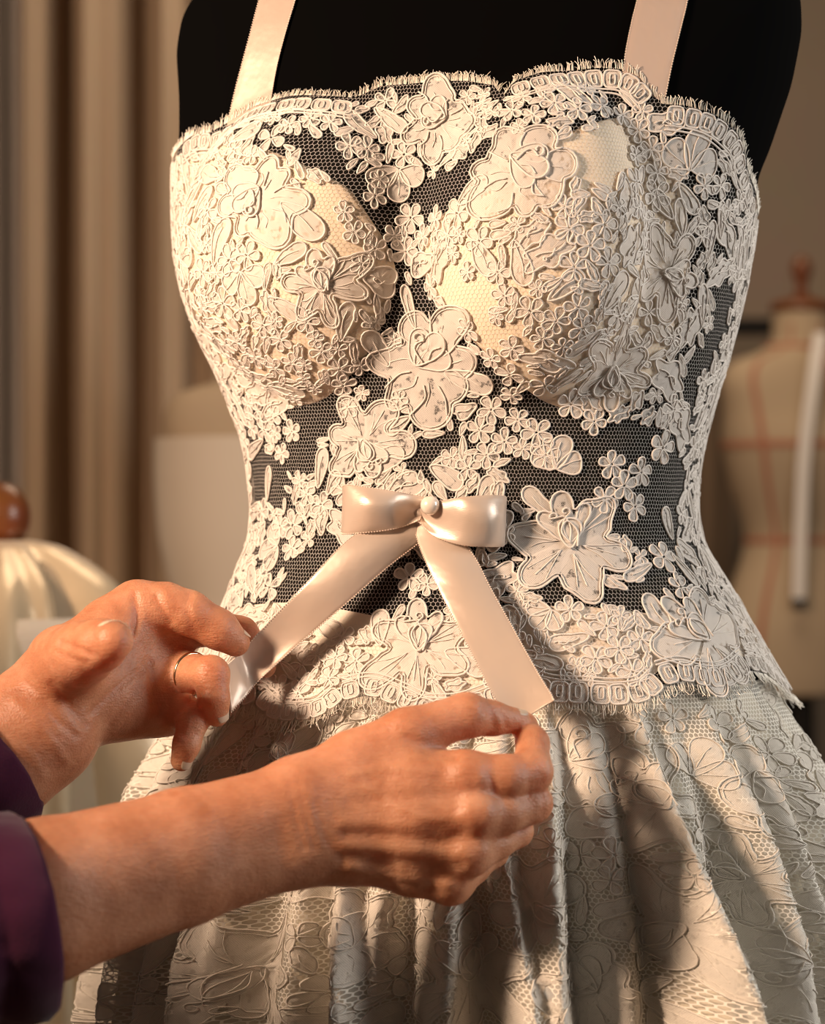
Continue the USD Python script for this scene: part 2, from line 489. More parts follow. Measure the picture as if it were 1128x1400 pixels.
M['wood'] = cloth('turned_wood', (.20, .062, .018), .32, .5, 30, spec=.5)
nz0 = P[-1].mean(0)
obj('neck_cap', lathe([(0, .0), (.045, .0), (.05, .012), (.035, .02), (.012, .03), (.011, .05), (.022, .07), (.018, .09), (0, .1)], 32, nz0 + [0, 0, .003]), M['wood'], t)
obj('stand_pole', lathe([(0, .03), (.019, .03), (.019, 1.0), (0, 1.0)], 24, (CX[60], 0, 0)), M['darkmetal'], t)
obj('stand_base', lathe([(0, 0), (.24, 0), (.245, .012), (.22, .026), (.03, .05), (0, .05)], 48, (CX[60], 0, 0)), M['darkmetal'], t)

# ------------------------------------------------------------------ the wedding dress
dress = thing('wedding_dress', 'ivory corded-lace wedding dress with cream cups and a gathered skirt on the black form', 'dress')
rng = np.random.default_rng(7)


def edge_curve(pts, surf, back_l, back_r):
    """A contour given by photograph pixels as height over angle."""
    pts = np.asarray(pts, float)
    a, z, hit = surf.cast(pts[:, 0], pts[:, 1])
    o = np.argsort(a); a, z = a[o], z[o]
    a = np.concatenate([[-np.pi, a[0] - .35], a, [a[-1] + .35, np.pi]])
    z = np.concatenate([[back_l, back_l], z, [back_r, back_r]])
    return lambda ph: np.interp(ph, a, z)


TOP = [(247, 196), (262, 182), (290, 176), (322, 158), (346, 142), (400, 128), (440, 128), (482, 130), (522, 113), (562, 110), (602, 106), (640, 106), (676, 112), (690, 128), (704, 108), (740, 96),
       (780, 92), (820, 88), (850, 90), (874, 100), (890, 122), (905, 137), (940, 140), (975, 150), (1004, 172), (1017, 195), (1024, 235), (1036, 285)]
HEM = [(252, 975), (275, 962), (300, 990), (316, 985), (345, 966), (372, 988), (405, 990), (440, 984), (470, 962), (505, 956), (540, 970), (580, 985), (630, 985), (680, 970), (715, 952), (745, 958), (790, 964), (835, 967), (880, 962),
       (906, 944), (930, 936), (960, 942), (985, 946), (1005, 940), (1024, 922), (1045, 926), (1062, 940), (1080, 958)]
top = edge_curve(TOP, bodice, zrow(230), zrow(300))
hem = edge_curve(HEM, bodice, zrow(970), zrow(955))
# the overlay swings away from the hips towards its hem
wob = meshkit.noise(np.stack([PH * 5.0, np.zeros(NPH), np.zeros(NPH)], -1), 4) - .5
wob = (wob + wob[::-1]) / 2
flare = np.clip((zrow(840) - ZS) / .06, 0, 1.4)[:, None] ** 1.5
OV = bodice.R + flare * (.004 + .012 * wob[None])
bodice = Surf(ZS, OV, CX)


def patch(surf, p0, p1, lo, hi, npz, nz, off=0.0, ref=None):
    """Sheet of a surface between two height curves, with uv in metres."""
    ph = np.linspace(p0, p1, npz)
    a, b = lo(ph), hi(ph)
    s = np.linspace(0, 1, nz)[:, None]
    Z = a[None] + (b - a)[None] * s
    PHI = np.broadcast_to(ph[None], Z.shape)
    P = surf.pt(PHI, Z)
    if off: P = P + surf.nrm(PHI, Z) * off
    du = np.linalg.norm(np.diff(P if ref is None else ref.pt(PHI, Z), axis=1), axis=-1).mean(0)
    u = np.concatenate([[0], np.cumsum(du)])
    uv = np.stack([np.broadcast_to(u[None], Z.shape), Z], -1)
    return P.reshape(-1, 3), grid_faces(nz, npz), uv.reshape(-1, 2)


v, f, uv = patch(bodice, -np.pi, np.pi, hem, top, 500, 150)
obj('bodice_net', (v, f), M['net'], dress, uv=uv)
v, f, uv = patch(Surf(ZS, bodice.R - .0016, CX), -np.pi, np.pi, lambda p: hem(p) + .010, lambda p: np.full_like(p, zrow(826)) + .004 * np.sin(p * 5), 300, 40)
obj('hip_lining', (v, f), M['lining'], dress, uv=uv, label='ivory lining that starts below the waist under the net')

CUPL = [(236, 240), (250, 214), (290, 190), (330, 197), (380, 214), (430, 236), (470, 258), (502, 300), (526, 335), (538, 372), (528, 410), (512, 450), (488, 498), (440, 544), (398, 556), (350, 552), (318, 532), (296, 505), (268, 455), (250, 405), (240, 350), (236, 300)]
CUPR = [(580, 385), (574, 350), (600, 300), (640, 262), (690, 218), (760, 188), (826, 164), (868, 160), (898, 190), (930, 240), (948, 320), (944, 400), (925, 470), (892, 530), (840, 560), (775, 560), (720, 530), (670, 486), (622, 440)]


def cup(pts, seed, label):
    """A foam cup: a padded shell of the body's surface inside a contour, its edge turned down to the form."""
    a, z, h = bodice.cast(*np.asarray(pts, float).T)
    c = np.array([a.mean(), z.mean()])
    q = spline(np.vstack([np.stack([a, z], -1), [[a[0], z[0]]]]), 120)[:-1]
    mb = MB(); rings = []
    for k, s in enumerate(np.concatenate([np.linspace(.02, .94, 26), [.97, .99, 1.0, 1.0]])):
        w = c + (q - c) * s
        off = -.0008 - (0 if s < .94 else {.94: 0, .97: .0005, .99: .0013}.get(round(float(s), 2), .0022 if k < 29 else .009))
        rings.append(bodice.pt(w[:, 0], w[:, 1], off))
    P = np.array(rings)
    v = np.vstack([P.reshape(-1, 3), P[0].mean(0)])
    nq = len(q); k = np.arange(nq)
    f = np.vstack([grid_faces(len(P), nq, True), np.stack([np.full(nq, len(v) - 1), k, (k + 1) % nq], -1)])
    obj('cup', (v, f), M['foam'], dress, label=label)


cup(CUPL, 1, 'cream padded cup nearer the key light')
cup(CUPR, 2, 'cream padded cup on the shaded side')

# ------------------------------------------------------------------ skirt
RIDGE_PX = [(150, 1), (196, .8), (250, .9), (300, .7), (352, 1), (420, .8), (480, .9), (540, .7), (612, .9), (690, .8), (765, 1.1), (838, .5), (918, 1.25), (968, .6), (1030, 1.1), (1085, .9), (1135, 1.0)]
sk_base = Surf(ZS, R0, CX)
ra, _, rh = sk_base.cast([p for p, _ in RIDGE_PX], [1200] * len(RIDGE_PX))
ridges = [(a, w) for a, (p, w) in zip(ra, RIDGE_PX)]
a = ra.max() + .25
while a < ra.min() + 2 * np.pi - .2:
    ridges.append((a, rng.uniform(.7, 1.1))); a += rng.uniform(.2, .32)


def folds():
    out = np.zeros((len(ZS), NPH))
    t = np.clip((zrow(935) - ZS) / (zrow(935) - zrow(1150)), 0, 1.5)
    for i, (a, w) in enumerate(ridges):
        aa = a + .03 * np.sin(ZS * 9 + i * 2.1) * t
        d = np.angle(np.exp(1j * (PH[None] - aa[:, None])))
        wd = .046 + .012 * (i % 3)
        out += w * np.exp(-(d / np.where(d > 0, wd * .62, wd * 1.35)) ** 2)
    out = out - .5
    return out * (.003 + .030 * np.clip(t, 0, 1.3)[:, None] ** .8)


FO = folds()
sk_off = np.where(ZS > zrow(980), -.006, -.006 + .006 * np.clip((zrow(980) - ZS) / .05, 0, 1))[:, None]
skirt = Surf(ZS, R0 + FO + sk_off, CX)
under = Surf(ZS, R0 + FO + sk_off - .005 - .4 * np.maximum(FO, 0), CX)
low = lambda p: np.full_like(p, zrow(1545))
v, f, uv = patch(under, -np.pi, np.pi, low, lambda p: np.full_like(p, zrow(885)), 500, 60)
obj('underskirt', (v, f), M['underskirt'], dress, uv=uv)
v, f, uv = patch(skirt, -np.pi, np.pi, low, lambda p: np.full_like(p, zrow(890)), 900, 80, ref=sk_base)
obj('skirt', (v, f), M['skirt_net'], dress, uv=uv, label='gathered tulle skirt hanging in soft vertical folds')

# ------------------------------------------------------------------ lace motifs
CORD = .00056


def frame(surf, px, py, rot=0.0, size=None):
    """A tangent frame on a surface at a photograph pixel; rot in degrees, 0 = towards the picture's right."""
    a, z, h = surf.cast(px, py)
    return frame_at(surf, a[0], z[0], rot)


def frame_at(surf, a, z, rot):
    base = SMOOTH.get(id(surf), surf)
    a, z = np.array([a]), np.array([z])
    P = surf.both(a, z)[0][0]; N = unit(base.both(a, z)[1][0])
    U = np.cross(N, np.cross([0, 0, 1.0], N)); U = unit(U)
    T = np.cross(U, N)
    c, s = math.cos(math.radians(rot)), math.sin(math.radians(rot))
    return surf, P, T * c + U * s, U * c - T * s


def lay(fr, ab, h):
    """Lays local points (n,2) on the frame's surface, h above it; returns points and normals."""
    surf, P, T, U = fr
    Q = P + ab[:, :1] * T + ab[:, 1:] * U
    ph, z = surf.phz(Q)
    p, n = surf.both(ph, z)
    return p + n * np.reshape(h, (-1, 1)), n


def petal(L, W, lobes=0, depth=.1, tip=.0, rng=rng, n=26, wav=.05):
    """Outline of a petal growing from the origin along +x."""
    t = np.arange(n) * 2 * np.pi / n + .001
    x = L * (.5 - .5 * np.cos(t))
    g = x / L
    y = W / 2 * np.sin(t) * (.42 + .72 * g ** 1.1) * (1 + tip * g)
    p = np.stack([x, y], -1)
    c = np.array([L * .55, 0])
    d = p - c
    ang = np.arctan2(d[:, 1], d[:, 0])
    m = 1.0
    if lobes:
        m = 1 + depth * np.cos(lobes * ang + rng.uniform(-.4, .4)) * np.clip(np.cos(ang) + .55, 0, 1)
    m = m + wav * np.sin(2 * ang + rng.uniform(0, 6)) + wav * .7 * np.sin(3 * ang + rng.uniform(0, 6))
    p = c + d * np.reshape(m, (-1, 1)) if np.ndim(m) else p
    return p


def rot2(p, deg, off=(0, 0)):
    c, s = math.cos(math.radians(deg)), math.sin(math.radians(deg))
    return p @ np.array([[c, s], [-s, c]]) + np.asarray(off, float)


def resample(p, n):
    q = np.vstack([p, p[:1]])
    s = np.concatenate([[0], np.cumsum(np.linalg.norm(np.diff(q, axis=0), axis=1))])
    t = np.linspace(0, s[-1], n, endpoint=False)
    return np.stack([np.interp(t, s, q[:, 0]), np.interp(t, s, q[:, 1])], -1)


def add_petal(mb, fr, out, h=.0004, puff=.0006, cord=CORD, fill=True, sides=5, rings=3):
    """One petal: a slightly cushioned woven filling inside a raised cord."""
    n = len(out)
    if fill:
        c = out.mean(0)
        ks = np.linspace(1, 0, rings + 1)[:-1]
        pts = np.vstack([c + (out - c) * k for k in ks] + [c[None]])
        hh = np.concatenate([np.full(n, h + puff * (1 - k * k)) for k in ks] + [[h + puff]])
        hh = hh + .00025 * np.sin(pts[:, 0] * 2100 + pts[:, 1] * 900) * (hh > h)
        v, nn = lay(fr, pts, hh)
        k = np.arange(n)
        f = [grid_faces(rings, n, True)] if rings > 1 else []
        f.append(np.stack([np.full(n, rings * n), (rings - 1) * n + k, (rings - 1) * n + (k + 1) % n], -1))
        mb.add(v, np.vstack(f), (0, 0))
    if cord:
        v, nn = lay(fr, out, h + cord * .55)
        tv, tf = tube(v, nn, cord, sides, True)
        mb.add(tv, tf, (1, 0))


def add_cord(mb, fr, path, h=.0006, r=CORD, sides=5):
    v, nn = lay(fr, np.asarray(path, float), h + r * .5)
    tv, tf = tube(v, nn, r, sides)
    mb.add(tv, tf, (1, 0))


SMOOTH = {id(skirt): Surf(ZS, R0, CX)}

# which parts of the bodice are taken, on a chart of angle and height, 1 mm cells
CH_R = .165


class Chart:
    def __init__(s, z0, z1, cell=.001):
        s.z0, s.cell = z0, cell
        s.w = int(2 * np.pi * CH_R / cell); s.h = int((z1 - z0) / cell)
        s.m = np.zeros((s.h, s.w), bool)
    def ij(s, a, z):
        return ((z - s.z0) / s.cell).astype(int), ((a + np.pi) * CH_R / s.cell).astype(int)
    def block(s, a, z):
        """Marks a polygon given by angles and heights."""
        i, j = s.ij(a, z)
        j0, j1, i0, i1 = max(j.min(), 0), min(j.max() + 1, s.w), max(i.min(), 0), min(i.max() + 1, s.h)
        if j1 <= j0 or i1 <= i0: return
        X, Y = np.meshgrid(np.arange(j0, j1), np.arange(i0, i1))
        s.m[i0:i1, j0:j1] |= inpoly(X + .5, Y + .5, np.stack([j, i], -1))
    def used(s, a, z):
        """Share of a polygon that is taken."""
        i, j = s.ij(a, z)
        j0, j1, i0, i1 = j.min(), j.max() + 1, i.min(), i.max() + 1
        if j0 < 0 or i0 < 0 or j1 >= s.w or i1 >= s.h: return 1.0
        X, Y = np.meshgrid(np.arange(j0, j1), np.arange(i0, i1))
        k = inpoly(X + .5, Y + .5, np.stack([j, i], -1))
        return s.m[i0:i1, j0:j1][k].mean() if k.any() else 1.0


chart = Chart(zrow(1010), zrow(70))
skchart = Chart(zrow(1560), zrow(900))
CHART = {id(bodice): chart, id(skirt): skchart}
WINDOWS = [
    [(388, 186), (428, 186), (452, 205), (476, 226), (500, 240), (520, 262), (545, 272), (560, 258), (596, 240), (622, 232), (650, 205), (690, 196), (672, 226), (640, 262), (612, 292), (585, 300), (560, 296), (524, 318), (505, 300), (492, 272), (460, 240), (420, 222)],
    [(540, 396), (575, 384), (604, 432), (590, 440), (560, 420), (548, 448), (522, 440)],
    [(500, 496), (528, 506), (548, 560), (540, 600), (516, 588), (500, 560)],
    [(565, 598), (590, 604), (622, 580), (634, 602), (600, 624), (585, 650), (562, 640)],
    [(398, 560), (440, 535), (458, 540), (455, 575), (438, 600), (420, 640), (404, 650), (392, 620)],
    [(344, 630), (368, 620), (394, 640), (388, 690), (346, 676)],
    [(716, 548), (752, 545), (790, 582), (812, 592), (858, 572), (895, 590), (925, 606), (934, 650), (926, 742), (890, 768), (868, 742), (820, 716), (800, 712), (764, 690), (712, 682), (690, 690), (700, 640), (728, 610)],
    [(690, 752), (716, 800), (800, 828), (886, 822), (918, 800), (896, 756), (886, 790), (820, 822), (730, 800)],
    [(480, 800), (520, 776), (560, 756), (600, 760), (632, 790), (640, 830), (600, 835), (560, 800), (530, 850), (480, 860), (430, 820)],
    [(984, 396), (1004, 404), (990, 440), (968, 500), (950, 546), (930, 548), (940, 500), (966, 470)],
    [(640, 500), (690, 508), (682, 530), (640, 530)],
    [(395, 770), (440, 735), (470, 725), (480, 740), (420, 800), (380, 830)],
    # bare net over the cups
    [(430, 250), (470, 262), (500, 300), (505, 325), (475, 350), (450, 330), (425, 290)],
    [(600, 380), (645, 350), (690, 380), (660, 440), (625, 430)],
    [(775, 190), (840, 170), (870, 175), (858, 230), (800, 262), (790, 215)],
    [(640, 420), (690, 450), (730, 470), (720, 510), (665, 478)],
]
for w in WINDOWS:
    a, z, h = bodice.cast(*np.asarray(w, float).T)
    chart.block(a, z)
COVER = []            # (surface, outline laid) of what is placed by hand, for the chart


def mark(fr, out):
    surf = fr[0]
    v, _ = lay(fr, out, 0.0)
    a, z = surf.phz(v)
    CHART[id(surf)].block(a, z)


mats = {id(bodice): 'lace', id(skirt): 'skirt_lace'}
PARTS = {'n': 0}


def flower(fr, pieces, name='lace_flower', cords=(), label=None, split=True):
    """A motif as a part of the dress; each piece (outline, height, puff, cord) a petal of its own."""
    m = M[mats[id(fr[0])]]
    pieces = [(a_, b_, c_ * .6, d_) for a_, b_, c_, d_ in pieces]
    if fr[0] is skirt: cords = [(a_, b_ * .8, c_ * .8) for a_, b_, c_ in cords]; pieces = [(a_, b_ * .7, c_ * .7, d_ * .8) for a_, b_, c_, d_ in pieces]
    if split:
        x = xform(name, dress)
        if label: setd(x, label=label)
        for out, h, puff, cord in pieces:
            mb = MB(); add_petal(mb, fr, out, h, puff, cord); mb.build('petal', m, x); mark(fr, out)
        if cords:
            mb = MB()
            for pth, h, r in cords: add_cord(mb, fr, pth, h, r)
            mb.build('cord', m, x)
    else:
        mb = MB()
        for out, h, puff, cord in pieces:
            add_petal(mb, fr, out, h, puff, cord); mark(fr, out)
        for pth, h, r in cords: add_cord(mb, fr, pth, h, r)
        mb.build(name, m, dress, label=label)


S = lambda n: n * PX * .9          # photograph pixels to metres on the near side of the body


def arc(cx, cy, r, a0, a1, n=14, r1=None):
    t = np.radians(np.linspace(a0, a1, n)); rr = np.linspace(r, r if r1 is None else r1, n)
    return np.stack([cx + rr * np.cos(t), cy + rr * np.sin(t)], -1)


def hull_of(outs, grow=.0, k=60):
    """The common outline of several petals, rounded a little where they meet."""
    g = unary_union([Polygon(o).buffer(.0002) for o in outs]).buffer(.0011).buffer(-.0016).buffer(.0006 + grow)
    if g.geom_type != 'Polygon': g = max(g.geoms, key=lambda e: e.area)
    return resample(np.array(g.exterior.coords)[:-1], k)


def wrap(o): return np.vstack([o, o[:1]])


def scroll(L, w, turns, r):
    """A stem that ends in a curl."""
    t = np.linspace(0, 1, 9)
    s = np.stack([L * t, w * np.sin(t * 2.6)], -1)
    c = arc(s[-1, 0], s[-1, 1] + w * .5 * np.sign(turns), abs(w) * .5, -90 * np.sign(turns), -90 * np.sign(turns) + 300 * turns, 14, abs(w) * .16)
    return np.vstack([s[:-1], c])


def rose(R, k=7, seed=0):
    """An open rose: lobed outer petals inside one winding cord, a cupped heart set off the middle, curls and slits."""
    r = np.random.default_rng(seed)
    P, C, outs = [], [], []
    off = np.array([r.uniform(-.12, .12), r.uniform(.05, .2)]) * R
    a = r.uniform(0, 50)
    while a < 360 + 10:
        L = R * r.uniform(.72, 1.12)
        o = rot2(petal(L, L * r.uniform(.75, 1.05), r.choice([2, 3, 4]), r.uniform(.10, .2), rng=r, wav=.09), a)
        P.append((o, .0003 + .00014 * (len(outs) % 3), .0007, 0)); outs.append(o)
        q = spline([(L * .38, 0), (L * .6, L * .09 * r.uniform(-1, 1)), (L * r.uniform(.72, .95), L * .12 * r.uniform(-1, 1))], 9)
        C.append((rot2(q, a + 25 + r.uniform(-5, 5)), .0010, CORD * .95))
        C.append((rot2(q * .8, a + r.uniform(-8, 8)), .0009, CORD * .55))
        a += r.uniform(42, 66)
    C.append((wrap(hull_of(outs, k=110)), .0006, CORD * 1.15)); C.append((wrap(hull_of(outs, -.0017, 90)), .0008, CORD * .6))
    b = r.uniform(0, 360)
    cup_ = [rot2(petal(R * l, R * w, 2, .07, rng=r), b + da, off - rot2(np.array([[R * .22, 0]]), b)[0]) for da, l, w in ((-34, .62, .44), (34, .6, .44), (0, .66, .5))]
    for i, o in enumerate(cup_): P.append((o, .0011 + .0003 * i, .0009, CORD * (1.1 if i == 2 else 1.0)))
    C.append((rot2(scroll(R * .34, R * .22, 1, r), b + 20, off - rot2(np.array([[R * .1, R * .05]]), b)[0]), .0025, CORD))
    C.append((rot2(spline([(0, -R * .1), (R * .16, -R * .05), (R * .3, -R * .12)], 9), b, off), .0024, CORD * .8))
    return P, C


def peony(R, seed=0, spread=230):
    """A side-on bloom: broad lobed petals fanned below, a furled cup of upright petals above."""
    r = np.random.default_rng(seed); P, C, outs = [], [], []
    k = 5
    for i in range(k):
        a = -spread / 2 + spread * i / (k - 1) + r.uniform(-8, 8)
        L = R * r.uniform(.8, 1.1)
        o = rot2(petal(L, L * r.uniform(.58, .8), r.choice([2, 3, 4]), r.uniform(.12, .22), rng=r, wav=.08), a)
        P.append((o, .0003 + .00015 * (i % 2), .0008, 0)); outs.append(o)
        for s_ in (-1, 0, 1):
            C.append((rot2(spline([(L * .2, 0), (L * .5, s_ * L * .08), (L * r.uniform(.62, .85), s_ * L * r.uniform(.12, .2))], 8), a), .0009, CORD * (.5 if s_ else .7)))
    C.append((wrap(hull_of(outs, k=100)), .0006, CORD * 1.2)); C.append((wrap(hull_of(outs, -.0017, 90)), .0008, CORD * .6))
    up = []
    for a, l, w in ((146, .64, .3), (180, .8, .42), (214, .62, .3)):
        o = rot2(petal(R * l, R * w, r.choice([0, 2, 3]), .14, rng=r, wav=.08), a); up.append(o)
        P.append((o, .0010, .0009, 0))
    C.append((wrap(hull_of(up, k=60)), .0013, CORD * 1.15))
    P.append((rot2(petal(R * .5, R * .46, 0, rng=r), 172, (R * .1, 0)), .0017, .0009, CORD * 1.1))
    C.append((spline([(R * .1, R * .1), (-R * .15, R * .16), (-R * .36, R * .02), (-R * .2, -R * .1), (R * .02, 0)], 20), .0025, CORD))
    C.append((rot2(scroll(R * .5, R * .16, 1, r), 160), .0020, CORD * .9)); C.append((rot2(scroll(R * .5, -R * .16, -1, r), 200), .0020, CORD * .9))
    return P, C


def cloud(L, W, k=5, seed=0):
    """A long lobed leaf with a winding cord edge and a curl inside."""
    r = np.random.default_rng(seed)
    t = np.linspace(0, 2 * np.pi, 40, endpoint=False)
    m = 1 + r.uniform(.12, .22) * np.cos(k * t + r.uniform(0, 6)) + .1 * np.cos(2 * t + r.uniform(0, 6))
    o = np.stack([L / 2 * np.cos(t) * m, W / 2 * np.sin(t) * m], -1)
    C = [(np.stack([np.linspace(-L * .34, L * .3, 12), W * .1 * np.sin(np.linspace(0, 5, 12))], -1), .0011, CORD * .7)]
    if L > .014: C.append((scroll(L * .26, W * .16, 1 if seed % 2 else -1, r) + [-L * .1, 0], .0011, CORD * .8))
    return [(o, .0004, .0007, CORD * 1.1)], C


def blossom(r_, k=5, seed=0):
    r = np.random.default_rng(seed); P = []
    for i in range(k):
        L = r_ * r.uniform(.92, 1.08)
        P.append((rot2(petal(L, L * .82, 0, n=16, rng=r), i * 360 / k + r.uniform(-7, 7), rot2(np.array([[r_ * .12, 0]]), i * 360 / k)[0]), .0004, .0004, CORD))
    return P, []


def leaf(L, W, lobes=0, seed=0, vein=True):
    r = np.random.default_rng(seed)
    o = petal(L, W, lobes, .16, rng=r, n=26 if vein else 16); o[:, 0] -= L / 2
    C = [(spline([(-L * .42, 0), (0, W * .07), (L * .3, -W * .02)], 10), .001, CORD * .6)] if vein else []
    return [(o, .0004, .0008, CORD * 1.1)], C


def trefoil(R, seed=0):
    r = np.random.default_rng(seed); P, C = [], []
    for a, l in ((-62, .85), (0, 1.0), (62, .85)):
        P.append((rot2(petal(R * l, R * .8, 0, rng=r), a + r.uniform(-6, 6)), .0004, .0006, CORD))
        C.append((rot2(spline([(R * .2, 0), (R * .6, R * .03), (R * .8, 0)], 8), a), .0009, CORD * .5))
    return P, C


def cluster(R, seed=0, k=5):
    r = np.random.default_rng(seed); P = []
    cs = [(0, 0)] + [(R * .68 * math.cos(i * 2 * np.pi / (k - 1) + .4), R * .68 * math.sin(i * 2 * np.pi / (k - 1) + .4)) for i in range(k - 1)]
    for i, c in enumerate(cs):
        b, _ = blossom(R * .36, 5, seed * 17 + i)
        rr = r.uniform(0, 72)
        P += [(rot2(o, rr, c), h + .0003 * (i == 0), p, cd) for o, h, p, cd in b]
    return P, []


KIND = {'cloud': lambda R, seed: cloud(R * 2, R * 1.1, 5, seed), 'rose': rose, 'peony': peony, 'trefoil': trefoil, 'cluster': cluster}
BIG = [  # kind, pixel, radius in pixels, turn, label
    ('rose', 598, 166, 58, 20, 'broad open rose at the middle of the neckline'),
    ('trefoil', 546, 232, 46, -92, 'three-lobed leaf pointing down into the sheer neckline'),
    ('rose', 352, 272, 70, 35, 'large rose at the top of the cup near the key light'),
    ('peony', 440, 392, 66, -70, 'fanned bloom at the middle of the cup near the key light'),
    ('trefoil', 330, 372, 46, -80, 'three-lobed leaf at the outer side of the lit cup'),
    ('rose', 716, 236, 80, 10, 'large rose at the top of the shaded cup'),
    ('peony', 838, 506, 66, 90, 'fanned bloom under the shaded cup'),
    ('peony', 912, 372, 62, 165, 'large lobed bloom at the outer side of the shaded cup'),
    ('rose', 588, 498, 84, 60, 'single large rose between and below the cups'),
    ('peony', 500, 606, 66, 110, 'tall bloom above the bow, towards the lit side'),
    ('peony', 778, 742, 86, -80, 'large peony on sheer net beside the bow'),
    ('peony', 572, 884, 82, -85, 'large peony between the bow\'s two tails'),
    ('peony', 962, 872, 92, -50, 'large bloom at the hip on the shaded side'),
    ('cluster', 852, 664, 52, 10, 'cluster of small blossoms alone on the sheer net'),
    ('cluster', 846, 888, 54, 0, 'cluster of small blossoms above the hem'),
    ('cluster', 806, 336, 54, 30, 'cluster of small blossoms on the shaded cup'),
    ('cluster', 460, 900, 46, 60, 'cluster of small blossoms beside the lit tail of the bow'),
    ('trefoil', 942, 232, 60, 80, 'smooth round-lobed leaf under the shaded shoulder'),
    ('trefoil', 760, 640, 46, 80, 'cup-shaped bud on sheer net'),
]
for i, (kd, x, y, R, rt, lb) in enumerate(BIG):
    P, C = KIND[kd](S(R), seed=100 + i)
    flower(frame(bodice, x, y, rt), P, 'lace_' + ('leaf' if kd == 'trefoil' else 'flower'), C, lb)

SMALL = [  # blossoms
    (395, 172, 15), (424, 163, 15), (452, 168, 15), (478, 200, 17), (502, 204, 17), (512, 268, 16), (518, 246, 13), (700, 152, 17), (729, 158, 15), (758, 142, 18), (790, 150, 18), (822, 146, 17), (850, 158, 15),
    (872, 178, 16), (890, 204, 16), (868, 214, 14), (898, 236, 16), (896, 268, 20), (872, 284, 17), (562, 298, 20), (596, 300, 17), (626, 292, 20), (612, 322, 20), (656, 330, 20), (470, 290, 14), (484, 318, 15), (512, 340, 16), (494, 362, 16),
    (640, 372, 12), (682, 372, 16), (690, 404, 15), (760, 438, 18), (790, 420, 18), (796, 448, 18), (742, 462, 16), (700, 476, 17), (640, 452, 17), (672, 490, 15),
    (360, 444, 17), (330, 424, 16), (384, 464, 16), (420, 440, 15), (350, 488, 17), (400, 496, 16), (440, 480, 16), (310, 470, 16),
    (734, 592, 19), (746, 622, 20), (708, 574, 16), (690, 604, 17), (672, 560, 18), (656, 588, 18), (666, 622, 17), (640, 640, 17), (700, 540, 14),
    (560, 790, 20), (584, 800, 16), (470, 526, 16), (492, 500, 14), (476, 556, 16), (546, 546, 12),
    (400, 590, 15), (386, 620, 14), (374, 566, 16), (346, 586, 15), (420, 676, 16), (360, 700, 18), (384, 720, 17), (350, 740, 17), (400, 750, 16), (440, 690, 17),
    (920, 560, 20), (905, 612, 22), (960, 520, 17), (906, 762, 22), (690, 730, 14), (700, 870, 16),
]
for i, (x, y, r_) in enumerate(SMALL):
    P, C = blossom(S(r_), 5, 500 + i)
    flower(frame(bodice, x, y, (i * 37) % 72), P, 'lace_blossom', C, split=False)
LEAVES = [  # pixel, length, width, turn, lobes
    (660, 352, 58, 34, -60, 0), (712, 360, 66, 34, -75, 0), (842, 398, 60, 34, 60, 0), (772, 392, 52, 30, 40, 0), (905, 280, 46, 26, 130, 0), (930, 300, 52, 24, 100, 3),
    (645, 262, 50, 34, 40, 2), (410, 300, 80, 44, -40, 0), (300, 330, 70, 36, 70, 0), (276, 280, 60, 30, 60, 0), (395, 350, 50, 28, 30, 2), (470, 440, 56, 30, 80, 0), (390, 420, 56, 28, -30, 2),
    (560, 420, 60, 18, 105, 0), (520, 480, 60, 34, 130, 2), (640, 520, 66, 40, -20, 3), (545, 580, 40, 26, -150, 2), (520, 630, 66, 44, 20, 3), (440, 640, 56, 26, 80, 0), (456, 660, 40, 22, 60, 0),
    (740, 690, 56, 30, 140, 2), (912, 716, 46, 26, 100, 0), (936, 780, 60, 22, -60, 0), (900, 840, 60, 40, 120, 3), (446, 856, 50, 32, -20, 2), (520, 860, 50, 34, 100, 2), (640, 902, 66, 46, -20, 0),
    (700, 850, 50, 30, 110, 0), (970, 330, 56, 20, 85, 0), (985, 300, 50, 18, 95, 0), (960, 420, 60, 22, 100, 2), (1010, 340, 60, 22, 95, 0), (990, 600, 40, 16, 100, 0), (975, 700, 50, 20, -70, 0), (1000, 790, 66, 26, -55, 2), (1030, 860, 66, 26, -60, 0),
    (560, 690, 60, 20, 10, 0), (610, 650, 50, 34, -30, 2), (660, 680, 56, 26, 70, 2), (330, 560, 56, 18, -70, 0), (368, 660, 50, 18, 80, 0), (330, 640, 50, 14, 80, 0),
]
for i, (x, y, L, W, rt, lo) in enumerate(LEAVES):
    P, C = leaf(S(L), S(W), lo, 900 + i)
    flower(frame(bodice, x, y, rt), P, 'lace_leaf', C, split=False)

